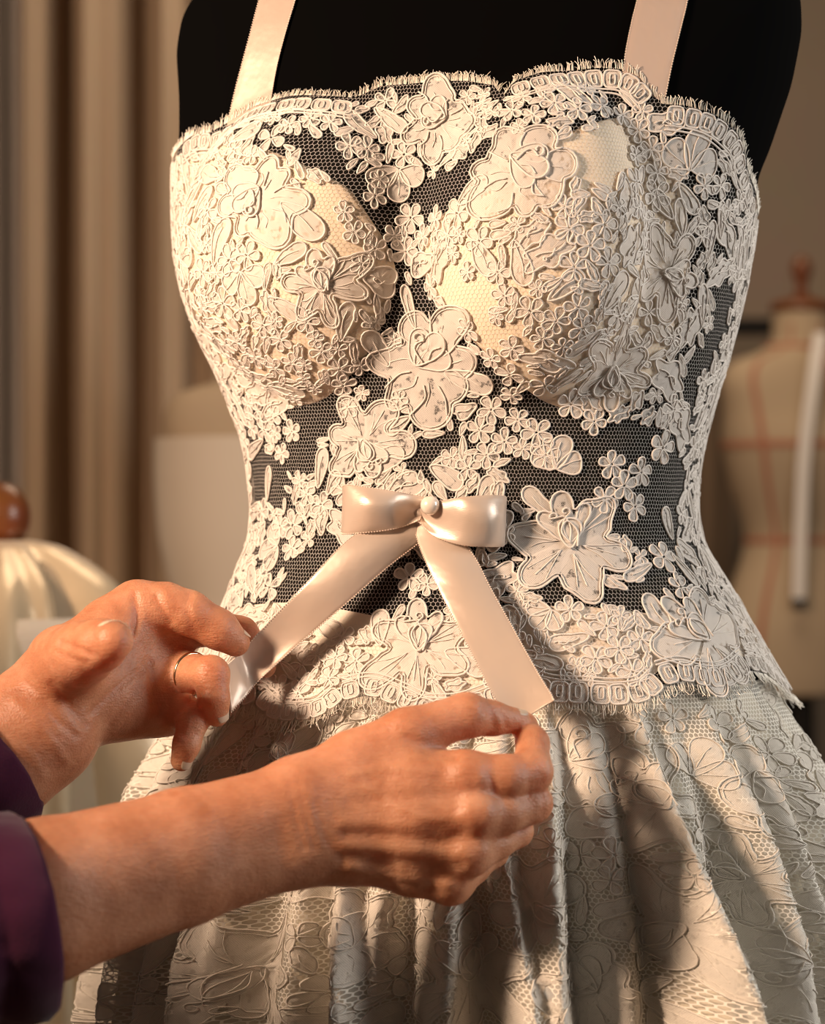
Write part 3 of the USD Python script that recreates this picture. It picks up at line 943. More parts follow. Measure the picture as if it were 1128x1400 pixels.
# scalloped borders along neckline and hem: a double cord with round loops standing on it
def border(curve_px, surf, inner, name, label, loop=26):
    """Follows a line of photograph pixels; inner = how far (m) the double cord runs inside the edge."""
    mb = MB()
    a, z, h = surf.cast(*np.asarray(curve_px, float).T)
    pts = spline(np.stack([a, z], -1), 60)
    P = surf.pt(pts[:, 0], pts[:, 1]); n = surf.nrm(pts[:, 0], pts[:, 1])
    tg = unit(np.gradient(P, axis=0)); side = np.cross(n, tg) * (1 if inner > 0 else -1)
    w = abs(inner)

    def shift(d, k=slice(None)):
        Q = P[k] - side[k] * d
        aa, zz = surf.phz(Q)
        return surf.pt(aa, zz), surf.nrm(aa, zz)
    for d in (w, w + .0022):
        q, nn = shift(d); tv, tf = tube(q + nn * .0008, nn, CORD * 1.1); mb.add(tv, tf, (1, 0))
    L = np.concatenate([[0], np.cumsum(np.linalg.norm(np.diff(P, axis=0), axis=1))])
    cnt = max(2, int(L[-1] / (loop * PX * .9)))
    for i in range(cnt):
        s = L[-1] * (i + .5) / cnt
        k = int(np.argmin(np.abs(L - s)))
        c, nn = shift(w * .48, slice(k, k + 1)); aa, zz = surf.phz(c)
        fr = (surf, c[0], tg[k], -side[k] * -1)
        lw, lh = L[-1] / cnt * .47, w * .48
        th = np.linspace(0, 2 * np.pi, 18, endpoint=False)
        o = np.stack([lw * np.sign(np.cos(th)) * np.abs(np.cos(th)) ** .45, lh * np.sign(np.sin(th)) * np.abs(np.sin(th)) ** .7 + lh * .12], -1)
        add_petal(mb, fr, o, .0005, .0004, CORD * 1.05)
        add_petal(mb, fr, o * np.array([.3, .6]), .0011, .0002, CORD * .6, fill=False)
        mark(fr, o)
    mb.build(name, M['lace'], dress, label=label)


border([(322, 170), (346, 153), (400, 138), (440, 138), (484, 142)], bodice, S(24), 'scallop_edge', 'scalloped neckline edge on the lit side')
border([(698, 120), (740, 107), (780, 102), (820, 98), (850, 100), (874, 112), (892, 132)], bodice, S(26), 'scallop_edge', 'scalloped neckline edge beside the shaded strap')
border([(912, 146), (942, 150), (974, 160), (1000, 180), (1013, 202), (1020, 240), (1030, 285)], bodice, S(26), 'scallop_edge', 'scalloped edge running down to the arm side')
border([(252, 200), (272, 186), (296, 184), (320, 172)], bodice, S(22), 'scallop_edge', 'scalloped edge behind the lit cup')
border([(720, 950), (756, 958), (800, 960), (845, 962), (884, 956), (908, 938)], bodice, -S(30), 'scallop_edge', 'scalloped hem edge under the cluster')
border([(908, 936), (934, 930), (962, 936), (986, 938), (1006, 932), (1024, 916)], bodice, -S(30), 'scallop_edge', 'scalloped hem edge at the hip')
border([(1026, 914), (1046, 920), (1062, 934), (1080, 952)], bodice, -S(26), 'scallop_edge', 'scalloped hem edge at the far side')
border([(312, 980), (345, 960), (372, 980), (405, 984), (440, 976), (470, 955)], bodice, -S(26), 'scallop_edge', 'scalloped hem edge next to the ribbon end')
border([(470, 956), (505, 950), (540, 962), (580, 978), (630, 978), (680, 962), (716, 948)], bodice, -S(26), 'scallop_edge', 'scalloped hem edge behind the hand')


# everything between the large motifs: smaller blossoms, leaves, loops, packed until little net is left
def inside(surf, a, z):
    if surf is bodice:
        return (z < top(a) - .004) & (z > hem(a) + .004)
    return (z < zrow(935)) & (z > zrow(1545))


def fill(surf, tries, make, name, limit, share, amin, amax, mb=None, zr=None):
    """Tries random places; a motif that overlaps little is placed. Returns how many became parts."""
    ch = CHART[id(surf)]; n = 0
    for _ in range(tries):
        a = rng.uniform(amin, amax); z = rng.uniform(*zr)
        if not inside(surf, np.array(a), np.array(z)): continue
        i, j = ch.ij(np.array(a), np.array(z))
        if not (0 <= i < ch.h) or ch.m[i, j]: continue
        seed = int(rng.integers(1 << 30)); rt = rng.uniform(0, 360)
        P, C, hull = make(seed)
        fr = frame_at(surf, a, z, rt)
        v, _ = lay(fr, hull, 0.0); ha, hz = surf.phz(v)
        if not inside(surf, ha, hz).all() or ch.used(ha, hz) > share: continue
        if mb is None:
            flower(fr, P, name, C, split=False)
        else:
            for out, h, puff, cord in P:
                add_petal(mb, fr, out, h, puff, cord, rings=2, sides=4); mark(fr, out)
            for pth, h, r in C: add_cord(mb, fr, pth, h, r, 4)
        n += 1
        if n >= limit: break
    return n


def circ(r): return arc(0, 0, r, 0, 330, 12)


def mk_bloom(lo, hi):
    def f(seed):
        r = np.random.default_rng(seed).uniform(lo, hi)
        P, C = blossom(r, 5 if seed % 3 else 4, seed); return P, C, circ(r)
    return f


def mk_leaf(lo, hi):
    def f(seed):
        r = np.random.default_rng(seed).uniform(lo, hi)
        P, C = leaf(r * 2, r * (.8 + .5 * (seed % 5) / 5), (0, 2, 3)[seed % 3], seed, r > .006); return P, C, P[0][0]
    return f


def mk_cloud(lo, hi):
    def f(seed):
        r = np.random.default_rng(seed).uniform(lo, hi)
        P, C = cloud(r * 2, r * (.9 + .5 * (seed % 5) / 5), 3 + seed % 4, seed); return P, C, P[0][0]
    return f


def mk_trefoil(lo, hi):
    def f(seed):
        r = np.random.default_rng(seed).uniform(lo, hi)
        P, C = trefoil(r, seed); return P, C, rot2(circ(r * .6), 0, (r * .5, 0))
    return f


ZB = (zrow(985), zrow(80)); AB = (math.radians(-105), math.radians(112))
fill(bodice, 500, mk_trefoil(.013, .019), 'lace_leaf', 30, .10, *AB, zr=ZB)
fill(bodice, 2200, mk_cloud(.009, .014), 'lace_leaf', 105, .22, *AB, zr=ZB)
fill(bodice, 900, mk_leaf(.009, .013), 'lace_leaf', 30, .10, *AB, zr=ZB)
fill(bodice, 2400, mk_bloom(.0062, .0085), 'lace_blossom', 120, .12, *AB, zr=ZB)
mb = MB()
fill(bodice, 2500, mk_cloud(.0045, .007), None, 300, .16, *AB, mb=mb, zr=ZB)
fill(bodice, 3000, mk_leaf(.0045, .0075), None, 300, .16, *AB, mb=mb, zr=ZB)
fill(bodice, 6000, mk_bloom(.0042, .0056), None, 500, .2, *AB, mb=mb, zr=ZB)
fill(bodice, 5000, mk_leaf(.0028, .0042), None, 350, .25, *AB, mb=mb, zr=ZB)
mb.build('lace_filling', M['lace'], dress, kind='stuff')


# eyelash threads along neckline and hem
def eyelash(curve, surf, up, n, seed, lmin, lmax, a0, a1):
    r = np.random.default_rng(seed); mb = MB()
    for a in np.sort(r.uniform(a0, a1, n)):
        A = np.array([a]); z = curve(A)
        p, nn = (k[0] for k in surf.both(A, z))
        tg = unit(np.cross([0, 0, 1.], nn))
        u = np.cross(nn, tg) * (1 if up else -1)
        L = r.uniform(lmin, lmax) * (1.5 if r.random() < .12 else 1)
        d = u + tg * r.normal(0, .35) + nn * r.uniform(-.1, .45)
        q = [p - u * .002 + nn * .0004, p + d * L * .5, p + d * L + tg * r.normal(0, .25) * L + nn * r.normal(0, .1) * L]
        tv, tf = tube(spline(q, 5), nn, r.uniform(.00016, .00028), 3); mb.add(tv, tf)
    return mb


eyelash(top, bodice, True, 1300, 5, .0012, .0034, *AB).build('eyelash_fringe', M['fringe'], dress, kind='stuff', label='fine thread fringe along the neckline')
eyelash(hem, bodice, False, 800, 6, .002, .006, *AB).build('eyelash_fringe', M['fringe'], dress, kind='stuff', label='fine thread fringe along the hem of the bodice')

# skirt lace
SKBIG = [('rose', 800, 1040, 80, 30), ('peony', 905, 1100, 80, -60), ('rose', 1040, 1080, 70, 0), ('peony', 640, 1330, 90, -90), ('peony', 920, 1270, 86, 60), ('rose', 1080, 1330, 80, 0), ('peony', 340, 1330, 90, 60), ('rose', 250, 1060, 70, 0),
         ('peony', 380, 1040, 60, -60), ('rose', 470, 1290, 70, 0), ('peony', 740, 1240, 70, 130), ('peony', 240, 1260, 80, 0), ('rose', 800, 1350, 70, 0), ('peony', 1010, 1200, 60, -30)]
for i, (kd, x, y, R, rt) in enumerate(SKBIG):
    P, C = KIND[kd](S(R), seed=300 + i)
    flower(frame(skirt, x, y, rt), P, 'skirt_flower', C)
ZK = (zrow(1540), zrow(940))
fill(skirt, 700, mk_trefoil(.016, .024), 'skirt_leaf', 45, .08, *AB, zr=ZK)
fill(skirt, 900, mk_cloud(.012, .018), 'skirt_leaf', 48, .08, *AB, zr=ZK)
fill(skirt, 700, mk_leaf(.011, .017), 'skirt_leaf', 60, .08, *AB, zr=ZK)
mb = MB()
fill(skirt, 3000, mk_bloom(.007, .010), None, 200, .1, *AB, mb=mb, zr=ZK)
fill(skirt, 3000, mk_leaf(.005, .009), None, 200, .1, *AB, mb=mb, zr=ZK)
mb.build('skirt_lace_filling', M['skirt_lace'], dress, kind='stuff')


# shoulder straps of satin ribbon
def picots(mb, line, nrm, step=.0015, r=.00058):
    s = np.concatenate([[0], np.cumsum(np.linalg.norm(np.diff(line, axis=0), axis=1))])
    m = int(s[-1] / step)
    q = np.stack([np.interp(np.linspace(0, s[-1], m), s, line[:, k]) for k in range(3)], -1)
    o = np.array([[1, 0, 0], [-1, 0, 0], [0, 1, 0], [0, -1, 0], [0, 0, 1], [0, 0, -1]], float) * r
    f = np.array([[0, 2, 4], [2, 1, 4], [1, 3, 4], [3, 0, 4], [2, 0, 5], [1, 2, 5], [3, 1, 5], [0, 3, 5]])
    for p in q: mb.add(p + o, f)


def ribbon_mesh(Lft, Rgt, nrm, th=.0006, cols=9, curl=0.0):
    """A ribbon between two edge lines (n,3), th thick."""
    n = len(Lft); s = np.linspace(0, 1, cols)[None, :, None]
    P = Lft[:, None] * (1 - s) + Rgt[:, None] * s
    if curl: P = P + nrm[:, None] * (curl * np.sin(np.pi * s))
    Q = P - nrm[:, None] * th
    f = grid_faces(n, cols)
    v = np.vstack([P.reshape(-1, 3), Q.reshape(-1, 3)]); m = n * cols
    rim = np.concatenate([np.arange(cols), np.arange(1, n) * cols + cols - 1, (n - 1) * cols + np.arange(cols - 2, -1, -1), np.arange(n - 2, 0, -1) * cols])
    k = np.roll(rim, -1)
    f = np.vstack([f, f[:, ::-1] + m, np.stack([rim, rim + m, k + m], -1), np.stack([rim, k + m, k], -1)])
    L = np.concatenate([[0], np.cumsum(np.linalg.norm(np.diff(P[:, cols // 2], axis=0), axis=1))])
    uv = np.stack([np.broadcast_to(L[:, None], (n, cols)), np.broadcast_to(np.linspace(0, .03, cols)[None], (n, cols))], -1).reshape(-1, 2)
    return v, f, np.vstack([uv, uv])


def strap(lpx, rpx, label, off=.0025):
    rows = 40
    l, r = spline(np.asarray(lpx, float), rows), spline(np.asarray(rpx, float), rows)
    out = []
    for e in (l, r):
        a, z, h = form.cast(e[:, 0], e[:, 1]); out.append((form.pt(a, z, off), form.nrm(a, z)))
    nn = unit(out[0][1] + out[1][1])
    v, f, uv = ribbon_mesh(out[0][0], out[1][0], nn, cols=7)
    p = obj('strap', (v, f), M['strap_satin'], dress, uv=uv, label=label)
    mb = MB()
    for e in (0, 1): picots(mb, out[e][0], nn)
    mb.build('picot_edge', M['picot'], p, kind='stuff')


strap([(316, 172), (328, 120), (344, 60), (360, 0), (378, -60)], [(374, 146), (384, 90), (397, 40), (409, 0), (424, -55)], 'satin strap on the lit side')
strap([(846, 112), (852, 70), (860, 30), (868, -5), (872, -50)], [(904, 140), (914, 90), (926, 40), (936, -5), (938, -50)], 'satin strap on the shaded side')

# ------------------------------------------------------------------ the bow
bow = thing('ribbon_bow', 'blush satin ribbon bow with a pearl, sewn at the waist of the lace dress', 'bow')


def strip(st, n, pucker=0.0, seed=0, cols=13):
    """Stations (left px, right px, depth) to edge lines and a puckered ribbon."""
    st = np.asarray(st, float)
    q = spline(st, n)
    A, B = at(q[:, 0], q[:, 1], q[:, 4]), at(q[:, 2], q[:, 3], q[:, 4 if q.shape[1] == 5 else 5])
    s = np.linspace(0, 1, cols)[None, :, None]
    P = A[:, None] * (1 - s) + B[:, None] * s
    return P


def strip_mesh(P, th=.0006):
    n, m = P.shape[:2]
    N = np.cross(np.gradient(P, axis=0), np.gradient(P, axis=1)); N = unit(N)
    Q = P - N * th
    f = grid_faces(n, m); k0 = n * m
    rim = np.concatenate([np.arange(m), np.arange(1, n) * m + m - 1, (n - 1) * m + np.arange(m - 2, -1, -1), np.arange(n - 2, 0, -1) * m])
    k = np.roll(rim, -1)
    f = np.vstack([f, f[:, ::-1] + k0, np.stack([rim, rim + k0, k + k0], -1), np.stack([rim, k + k0, k], -1)])
    L = np.concatenate([[0], np.cumsum(np.linalg.norm(np.diff(P[:, m // 2], axis=0), axis=1))])
    uv = np.stack([np.broadcast_to(L[:, None], (n, m)), np.broadcast_to(np.linspace(0, .028, m)[None], (n, m))], -1).reshape(-1, 2)
    return np.vstack([P.reshape(-1, 3), Q.reshape(-1, 3)]), f, np.vstack([uv, uv])


def ribbon_part(name, P, label=None, ends=False):
    v, f, uv = strip_mesh(P)
    o = obj(name, (v, f), M['satin'], bow, uv=uv, label=label)
    mb = MB()
    for e in (0, -1): picots(mb, P[:, e], None)
    mb.build('picot_edge', M['picot'], o, kind='stuff')
    return o


def pucker(P, u0, amp, waves, side=-1):
    """Gathers a strip towards its start (u0 = decay)."""
    n, m = P.shape[:2]
    u = np.linspace(0, 1, n)[:, None]; s = np.linspace(0, 1, m)[None]
    d = amp * np.exp(-u / u0) * np.sin(s * np.pi * waves + .5)
    P = P.copy(); P[..., 1] += side * d
    return P


def bulge(P, amp, c):
    """Swells the front of a loop towards us."""
    n, m = P.shape[:2]
    u = np.linspace(0, 1, n)[:, None]; s = np.linspace(0, 1, m)[None]
    P = P.copy(); P[..., 1] -= amp * np.exp(-((u - c) / .13) ** 2) * (np.sin(np.pi * s) ** .8 - .3 + .12 * np.sin(2 * np.pi * s))
    return P


# each loop runs from the pearl outwards and folds back behind
LL = strip([(588, 680, 574, 710, -.1135), (564, 676, 556, 718, -.1150), (536, 671, 533, 724, -.1215), (503, 666, 502, 728, -.1225), (478, 663, 474, 730, -.1160), (469, 664, 467, 729, -.1085), (474, 666, 472, 727, -.1020), (510, 672, 510, 722, -.0985), (560, 684, 556, 714, -.1040), (578, 690, 572, 708, -.108)], 90)
LL = bulge(LL, .0058, .30); LL = pucker(LL, .09, .0048, 2.2)
ribbon_part('loop', LL, 'loop of the bow on the lit side')
RL = strip([(580, 682, 570, 711, -.1150), (602, 685, 594, 733, -.1215), (634, 680, 632, 745, -.1300), (664, 678, 664, 747, -.1285), (686, 678, 683, 747, -.1215), (691, 680, 688, 746, -.1160), (686, 682, 684, 744, -.1140), (640, 686, 640, 738, -.1165), (600, 690, 596, 716, -.113), (580, 692, 574, 708, -.111)], 90)
RL = bulge(RL, .0050, .36); RL = pucker(RL, .10, .005, 1.9, -1)
ribbon_part('loop', RL, 'loop of the bow on the shaded side')
TLp = strip([(560, 704, 584, 712, -.1090), (534, 716, 579, 736, -.1130), (482, 733, 528, 777, -.1200), (422, 794, 464, 833, -.1235), (366, 852, 405, 884, -.1215), (331, 890, 354, 930, -.1230), (320, 901, 336, 952, -.1310), (311, 909, 316, 974, -.1380)], 70)
TLp[..., 1] -= .0035 * np.sin(np.linspace(0, np.pi, 70) * 2.0)[:, None] * np.sin(np.linspace(0, np.pi, 13))[None]
ribbon_part('tail', TLp, 'ribbon tail held by the upper hand')
TRp = strip([(568, 712, 586, 704, -.1105), (570, 735, 618, 726, -.1160), (582, 768, 648, 760, -.1270), (603, 812, 672, 806, -.1390), (632, 868, 701, 858, -.1560), (660, 922, 731, 912, -.1760), (671, 944, 744, 934, -.1850), (680, 960, 753, 948, -.1905), (690, 976, 756, 955, -.1940), (702, 993, 757, 957, -.1970)], 80)
TRp[..., 1] -= .004 * np.sin(np.linspace(0, np.pi, 80) * 1.6 + .5)[:, None] * np.sin(np.linspace(0, np.pi, 13))[None]
ribbon_part('tail', TRp, 'ribbon tail held by the lower hand')
kn = lathe([(0, -.0065), (.0035, -.006), (.0062, -.003), (.007, 0), (.0062, .003), (.0035, .006), (0, .0065)], 24)
kv = kn[0][:, [0, 2, 1]] * [.7, .5, .8] + at(574, 704, -.1100)
obj('knot', (kv, kn[1][:, ::-1]), M['satin'], bow)
pl = trimesh.creation.icosphere(4, .0054); pl.apply_translation(at(588, 691, -.1235))
obj('pearl', pl, M['pearl'], bow, label='round cream pearl at the middle of the bow')


# ------------------------------------------------------------------ the person: two forearms and hands
def smin(a, b, k):
    h = np.clip(.5 + .5 * (b - a) / k, 0, 1)
    return b * (1 - h) + a * h - k * h * (1 - h)


def cone(P, a, b, ra, rb):
    """Signed distance to a round cone."""
    ba = b - a; l2 = ba @ ba; rr = ra - rb; a2 = max(l2 - rr * rr, 1e-12); il2 = 1 / l2
    pa = P - a; y = pa @ ba; z = y - l2
    xx = pa * l2 - y[..., None] * ba
    x2 = (xx * xx).sum(-1); y2 = y * y * l2; z2 = z * z * l2
    k = np.sign(rr) * rr * rr * x2
    d = (np.sqrt(np.maximum(x2 * a2 * il2, 0)) + y * rr) * il2 - ra
    c1 = np.sign(z) * a2 * z2 > k; c2 = np.sign(y) * a2 * y2 < k
    d = np.where(c2, np.sqrt(x2 + y2) * il2 - ra, d)
    return np.where(c1, np.sqrt(x2 + z2) * il2 - rb, d)


def W(c):
    """(px, py, depth, radius in px) to a point and a radius in metres."""
    px, py, y, r = c
    return at(px, py, y), r * PX * (D + y) / D


def surface_nets(F, lo, h):
    """Quads where a sampled field F changes sign."""
    nx, ny, nz = F.shape
    s = F < 0
    cnt = np.zeros((nx - 1, ny - 1, nz - 1)); acc = np.zeros((nx - 1, ny - 1, nz - 1, 3))
    for ax in range(3):
        for o1 in (0, 1):
            for o2 in (0, 1):
                sl0 = [None] * 3; sl1 = [None] * 3; oth = [k for k in range(3) if k != ax]; dims = F.shape
                for k, o in zip(oth, (o1, o2)):
                    sl0[k] = sl1[k] = slice(o, dims[k] - 1 + o)
                sl0[ax] = slice(0, dims[ax] - 1); sl1[ax] = slice(1, dims[ax])
                a, b = F[tuple(sl0)], F[tuple(sl1)]
                m = (a < 0) != (b < 0)
                t = np.where(m, a / np.where(a == b, 1, a - b), 0)
                cnt += m
                p = np.zeros(a.shape + (3,)); p[..., ax] = t; p[..., oth[0]] = o1; p[..., oth[1]] = o2
                acc += p * m[..., None]
    act = cnt > 0
    idx = np.full(act.shape, -1); idx[act] = np.arange(act.sum())
    ijk = np.argwhere(act)
    V = lo + h * (ijk + acc[act] / cnt[act][:, None])
    faces = []
    for ax in range(3):
        a1, a2 = [(1, 2), (2, 0), (0, 1)][ax]
        sl0 = [slice(1, -1)] * 3; sl1 = [slice(1, -1)] * 3
        sl0[ax] = slice(0, F.shape[ax] - 1); sl1[ax] = slice(1, F.shape[ax])
        a, b = s[tuple(sl0)], s[tuple(sl1)]
        for flip in (False, True):
            e = np.argwhere((a & ~b) if not flip else (~a & b))
            if not len(e): continue
            base = e.copy(); base[:, a1] += 1; base[:, a2] += 1      # edge's grid point
            q = []
            for d1, d2 in ((-1, -1), (0, -1), (0, 0), (-1, 0)):
                c = base.copy(); c[:, a1] += d1; c[:, a2] += d2
                q.append(idx[c[:, 0], c[:, 1], c[:, 2]])
            q = np.stack(q, -1)
            faces.append(q[:, ::-1] if flip else q)
    f = np.vstack(faces)
    return V, np.vstack([f[:, [0, 1, 2]], f[:, [0, 2, 3]]])


def build_arm(palm, fingers, extra, kp, h=.0015, kf=.006, cut=None):
    allc = [c for ch in palm + list(fingers) for c in ch]
    Q = [W(c) for c in allc]
    lo = np.min([p - r for p, r in Q], 0) - .008; hi = np.max([p + r for p, r in Q], 0) + .008
    g = [np.arange(lo[k], hi[k], h) for k in range(3)]
    shp = [len(x) for x in g]
    F = np.full(shp, 1.0)

    def region(ch, pad):
        Q = [W(c) for c in ch]
        a = np.min([p - r for p, r in Q], 0) - pad; b = np.max([p + r for p, r in Q], 0) + pad
        i0 = np.maximum(((a - lo) / h).astype(int), 0); i1 = np.minimum(((b - lo) / h).astype(int) + 2, shp)
        sl = tuple(slice(i0[k], i1[k]) for k in range(3))
        X = np.stack(np.meshgrid(*[g[k][sl[k]] for k in range(3)], indexing='ij'), -1)
        return sl, X

    def chain_d(ch, X, k):
        d = None
        for c0, c1 in zip(ch[:-1], ch[1:]):
            a, ra = W(c0); b, rb = W(c1)
            e = cone(X, a, b, ra, rb)
            d = e if d is None else smin(d, e, k)
        return d
    for ch in palm:
        sl, X = region(ch, .03)
        F[sl] = smin(F[sl], chain_d(ch, X, .006), kp)
    P0 = F.copy(); out = F.copy()
    for ch in fingers:
        sl, X = region(ch, .014)
        d = chain_d(ch, X, .0035)
        out[sl] = smin(out[sl], smin(d, P0[sl], kf), .0008)
    for ch in extra:
        sl, X = region(ch, .008)
        out[sl] = smin(out[sl], chain_d(ch, X, .002), .0035)
    V, f = surface_nets(out, lo, h)
    m = trimesh.Trimesh(V, f, process=False)
    E = m.edges_unique; n = len(V)
    A = sparse.coo_matrix((np.ones(2 * len(E)), (np.r_[E[:, 0], E[:, 1]], np.r_[E[:, 1], E[:, 0]])), shape=(n, n)).tocsr()
    dg = np.maximum(np.asarray(A.sum(1)).ravel(), 1)[:, None]
    for k in range(8):
        V = V + (.45 if k % 2 == 0 else -.42) * ((A @ V) / dg - V)
    m.vertices = V
    return m


def creases(m, lines):
    """Furrows (depth > 0) or ridges (depth < 0) along lines on the side that the lines were read from."""
    V = np.array(m.vertices); N = m.vertex_normals
    x, y = proj(V); face = np.clip(-N[:, 1] * 2.2 + .25, 0, 1)
    disp = np.zeros(len(V))
    for pts, depth, w in lines:
        q = spline(np.asarray(pts, float), 40)
        d = np.min((x[:, None] - q[None, :, 0]) ** 2 + (y[:, None] - q[None, :, 1]) ** 2, 1)
        disp -= depth * np.exp(-d / w ** 2)
    m.vertices = V + N * (disp * face)[:, None]
    return m


# lower hand: back of the hand towards us, thumb and forefinger pinching the ribbon's end
RH_PALM = [
    [(-260, 1318, -.345, 92), (60, 1205, -.300, 84), (250, 1148, -.268, 68), (400, 1098, -.248, 54)],
    [(-260, 1350, -.345, 92), (60, 1258, -.300, 84), (250, 1196, -.268, 68), (400, 1160, -.248, 52), (470, 1160, -.242, 42)],
    [(405, 1092, -.246, 50), (470, 1080, -.240, 44), (560, 1062, -.240, 38), (636, 1062, -.241, 34)],
    [(410, 1110, -.247, 50), (470, 1112, -.243, 44), (560, 1108, -.245, 38), (648, 1112, -.246, 34)],
    [(410, 1130, -.247, 50), (470, 1140, -.242, 42), (560, 1150, -.243, 36), (640, 1163, -.241, 33)],
    [(410, 1150, -.245, 48), (470, 1166, -.237, 38), (560, 1190, -.234, 32), (616, 1206, -.231, 29)],
    [(470, 1120, -.228, 44), (600, 1130, -.222, 40)],
    [(420, 1078, -.242, 42), (480, 1040, -.236, 38), (556, 1003, -.232, 33)],
    [(520, 1046, -.226, 30), (590, 1050, -.224, 26)],
]
RH_F = [
    [(556, 1003, -.232, 33), (638, 978, -.222, 30), (672, 982, -.215, 23), (709, 986, -.2085, 17)],
    [(636, 1062, -.241, 34), (690, 1064, -.240, 31), (727, 1056, -.232, 28), (728, 1016, -.214, 22), (716, 992, -.198, 17), (704, 985, -.1915, 14)],
    [(648, 1112, -.246, 34), (690, 1110, -.240, 29), (728, 1099, -.230, 26), (706, 1078, -.204, 21), (672, 1062, -.190, 17)],
    [(640, 1163, -.241, 33), (676, 1150, -.232, 26), (706, 1136, -.222, 22), (688, 1112, -.196, 18), (655, 1098, -.186, 15)],
    [(616, 1206, -.231, 29), (646, 1186, -.222, 22), (676, 1166, -.212, 18), (664, 1136, -.190, 15), (640, 1122, -.184, 13)],
]
RH_X = [
    [(634, 1060, -.2475, 26), (648, 1061, -.2475, 25)], [(648, 1112, -.2525, 26), (656, 1112, -.2525, 25)], [(638, 1163, -.2475, 25), (646, 1162, -.2475, 24)], [(612, 1206, -.2370, 23), (620, 1205, -.2370, 22)],
    [(722, 1058, -.2350, 22), (730, 1052, -.2340, 21)], [(726, 1100, -.2325, 21), (732, 1096, -.2315, 20)],
]
rh = build_arm(RH_PALM, RH_F, RH_X, .010)
creases(rh, [
    ([(474, 1142), (540, 1143), (600, 1152), (632, 1140)], .0009, 9), ([(470, 1172), (540, 1178), (610, 1186), (630, 1184)], .0010, 9), ([(480, 1096), (560, 1090), (622, 1086)], .0008, 10),
    ([(470, 1124), (560, 1126), (640, 1114)], -.0008, 10), ([(474, 1156), (560, 1162), (636, 1164)], -.0008, 10), ([(478, 1186), (560, 1200), (612, 1208)], -.0012, 8),
    ([(398, 1070), (404, 1110), (416, 1160)], .0006, 6), ([(408, 1064), (416, 1110), (430, 1160)], .0005, 5), ([(432, 1100), (448, 1150), (470, 1180)], .0004, 6),
    ([(560, 1010), (590, 1024), (622, 1032)], .0012, 8), ([(664, 968), (672, 980), (676, 994)], .0007, 5), ([(684, 972), (690, 982), (692, 994)], .0006, 4),
    ([(742, 1036), (744, 1052), (740, 1070)], .0006, 4), ([(734, 1034), (737, 1052), (733, 1072)], .0005, 4), ([(741, 1086), (744, 1098), (740, 1112)], .0005, 4),
    ([(660, 1050), (672, 1066), (676, 1082)], .0005, 6), ([(480, 1060), (540, 1050), (590, 1056)], -.0007, 6), ([(500, 1075), (560, 1110), (600, 1120)], -.0006, 5)])

# upper hand: palm towards us, forefinger and middle finger holding the other end
LH_PALM = [
    [(-330, 1310, -.250, 92), (-60, 1095, -.185, 88), (50, 995, -.165, 84), (96, 940, -.150, 66)],
    [(96, 936, -.146, 64), (130, 925, -.140, 58), (190, 842, -.128, 34)],
    [(100, 940, -.146, 60), (140, 935, -.136, 54), (222, 872, -.118, 32)],
    [(100, 948, -.146, 56), (150, 945, -.138, 50), (246, 922, -.122, 31)],
    [(100, 956, -.148, 52), (150, 956, -.142, 46), (230, 972, -.128, 29)],
    [(92, 930, -.162, 56), (92, 905, -.178, 48)],
    [(110, 900, -.152, 46), (150, 860, -.140, 40), (186, 830, -.132, 34)],
    [(150, 965, -.148, 34), (215, 975, -.136, 26)],
]
LH_F = [
    [(88, 908, -.180, 52), (114, 893, -.208, 43), (138, 882, -.226, 35), (154, 876, -.236, 28)],
    [(190, 832, -.132, 34), (226, 828, -.134, 31), (258, 838, -.134, 30), (298, 860, -.131, 27), (322, 878, -.128, 20)],
    [(222, 866, -.118, 30), (286, 856, -.108, 26), (330, 866, -.102, 22), (350, 890, -.1035, 19), (363, 912, -.106, 15)],
    [(246, 920, -.122, 29), (268, 922, -.140, 26), (288, 922, -.154, 25), (292, 955, -.158, 21), (296, 977, -.155, 17)],
    [(230, 972, -.128, 27), (254, 975, -.146, 23), (264, 984, -.154, 21), (255, 1018, -.159, 18), (248, 1040, -.157, 15)],
]
lh = build_arm(LH_PALM, LH_F, [], .012)
creases(lh, [
    ([(184, 812), (188, 840), (183, 866)], .0014, 5), ([(214, 815), (222, 834), (234, 850)], .0012, 5), ([(258, 812), (254, 830), (262, 862)], .0007, 5), ([(262, 812), (259, 836), (270, 866)], .0005, 4),
    ([(206, 905), (210, 940), (222, 990)], .0011, 6), ([(124, 975), (155, 945), (191, 916)], .0010, 5), ([(150, 990), (180, 950), (200, 905)], .0007, 5), ([(70, 936), (90, 960), (118, 992)], .0010, 6), ([(60, 960), (80, 985), (104, 1006)], .0008, 5),
    ([(84, 878), (104, 886), (126, 896)], .0012, 5), ([(80, 892), (100, 902), (118, 906)], .0007, 5), ([(240, 974), (258, 960), (274, 946)], .0012, 5), ([(280, 944), (290, 946), (300, 944)], .0006, 4), ([(250, 1004), (258, 1006), (268, 1004)], .0006, 4),
    ([(20, 960), (60, 1000), (90, 1040)], -.0007, 7), ([(0, 1010), (40, 1030), (60, 1060)], -.0006, 7)])
person = thing('person', 'two bare forearms and hands in pushed-up plum sleeves, straightening the satin bow', 'person')
body = trimesh.util.concatenate([rh, lh])
obj('body', (np.array(body.vertices), np.array(body.faces)), M['skin'], person)


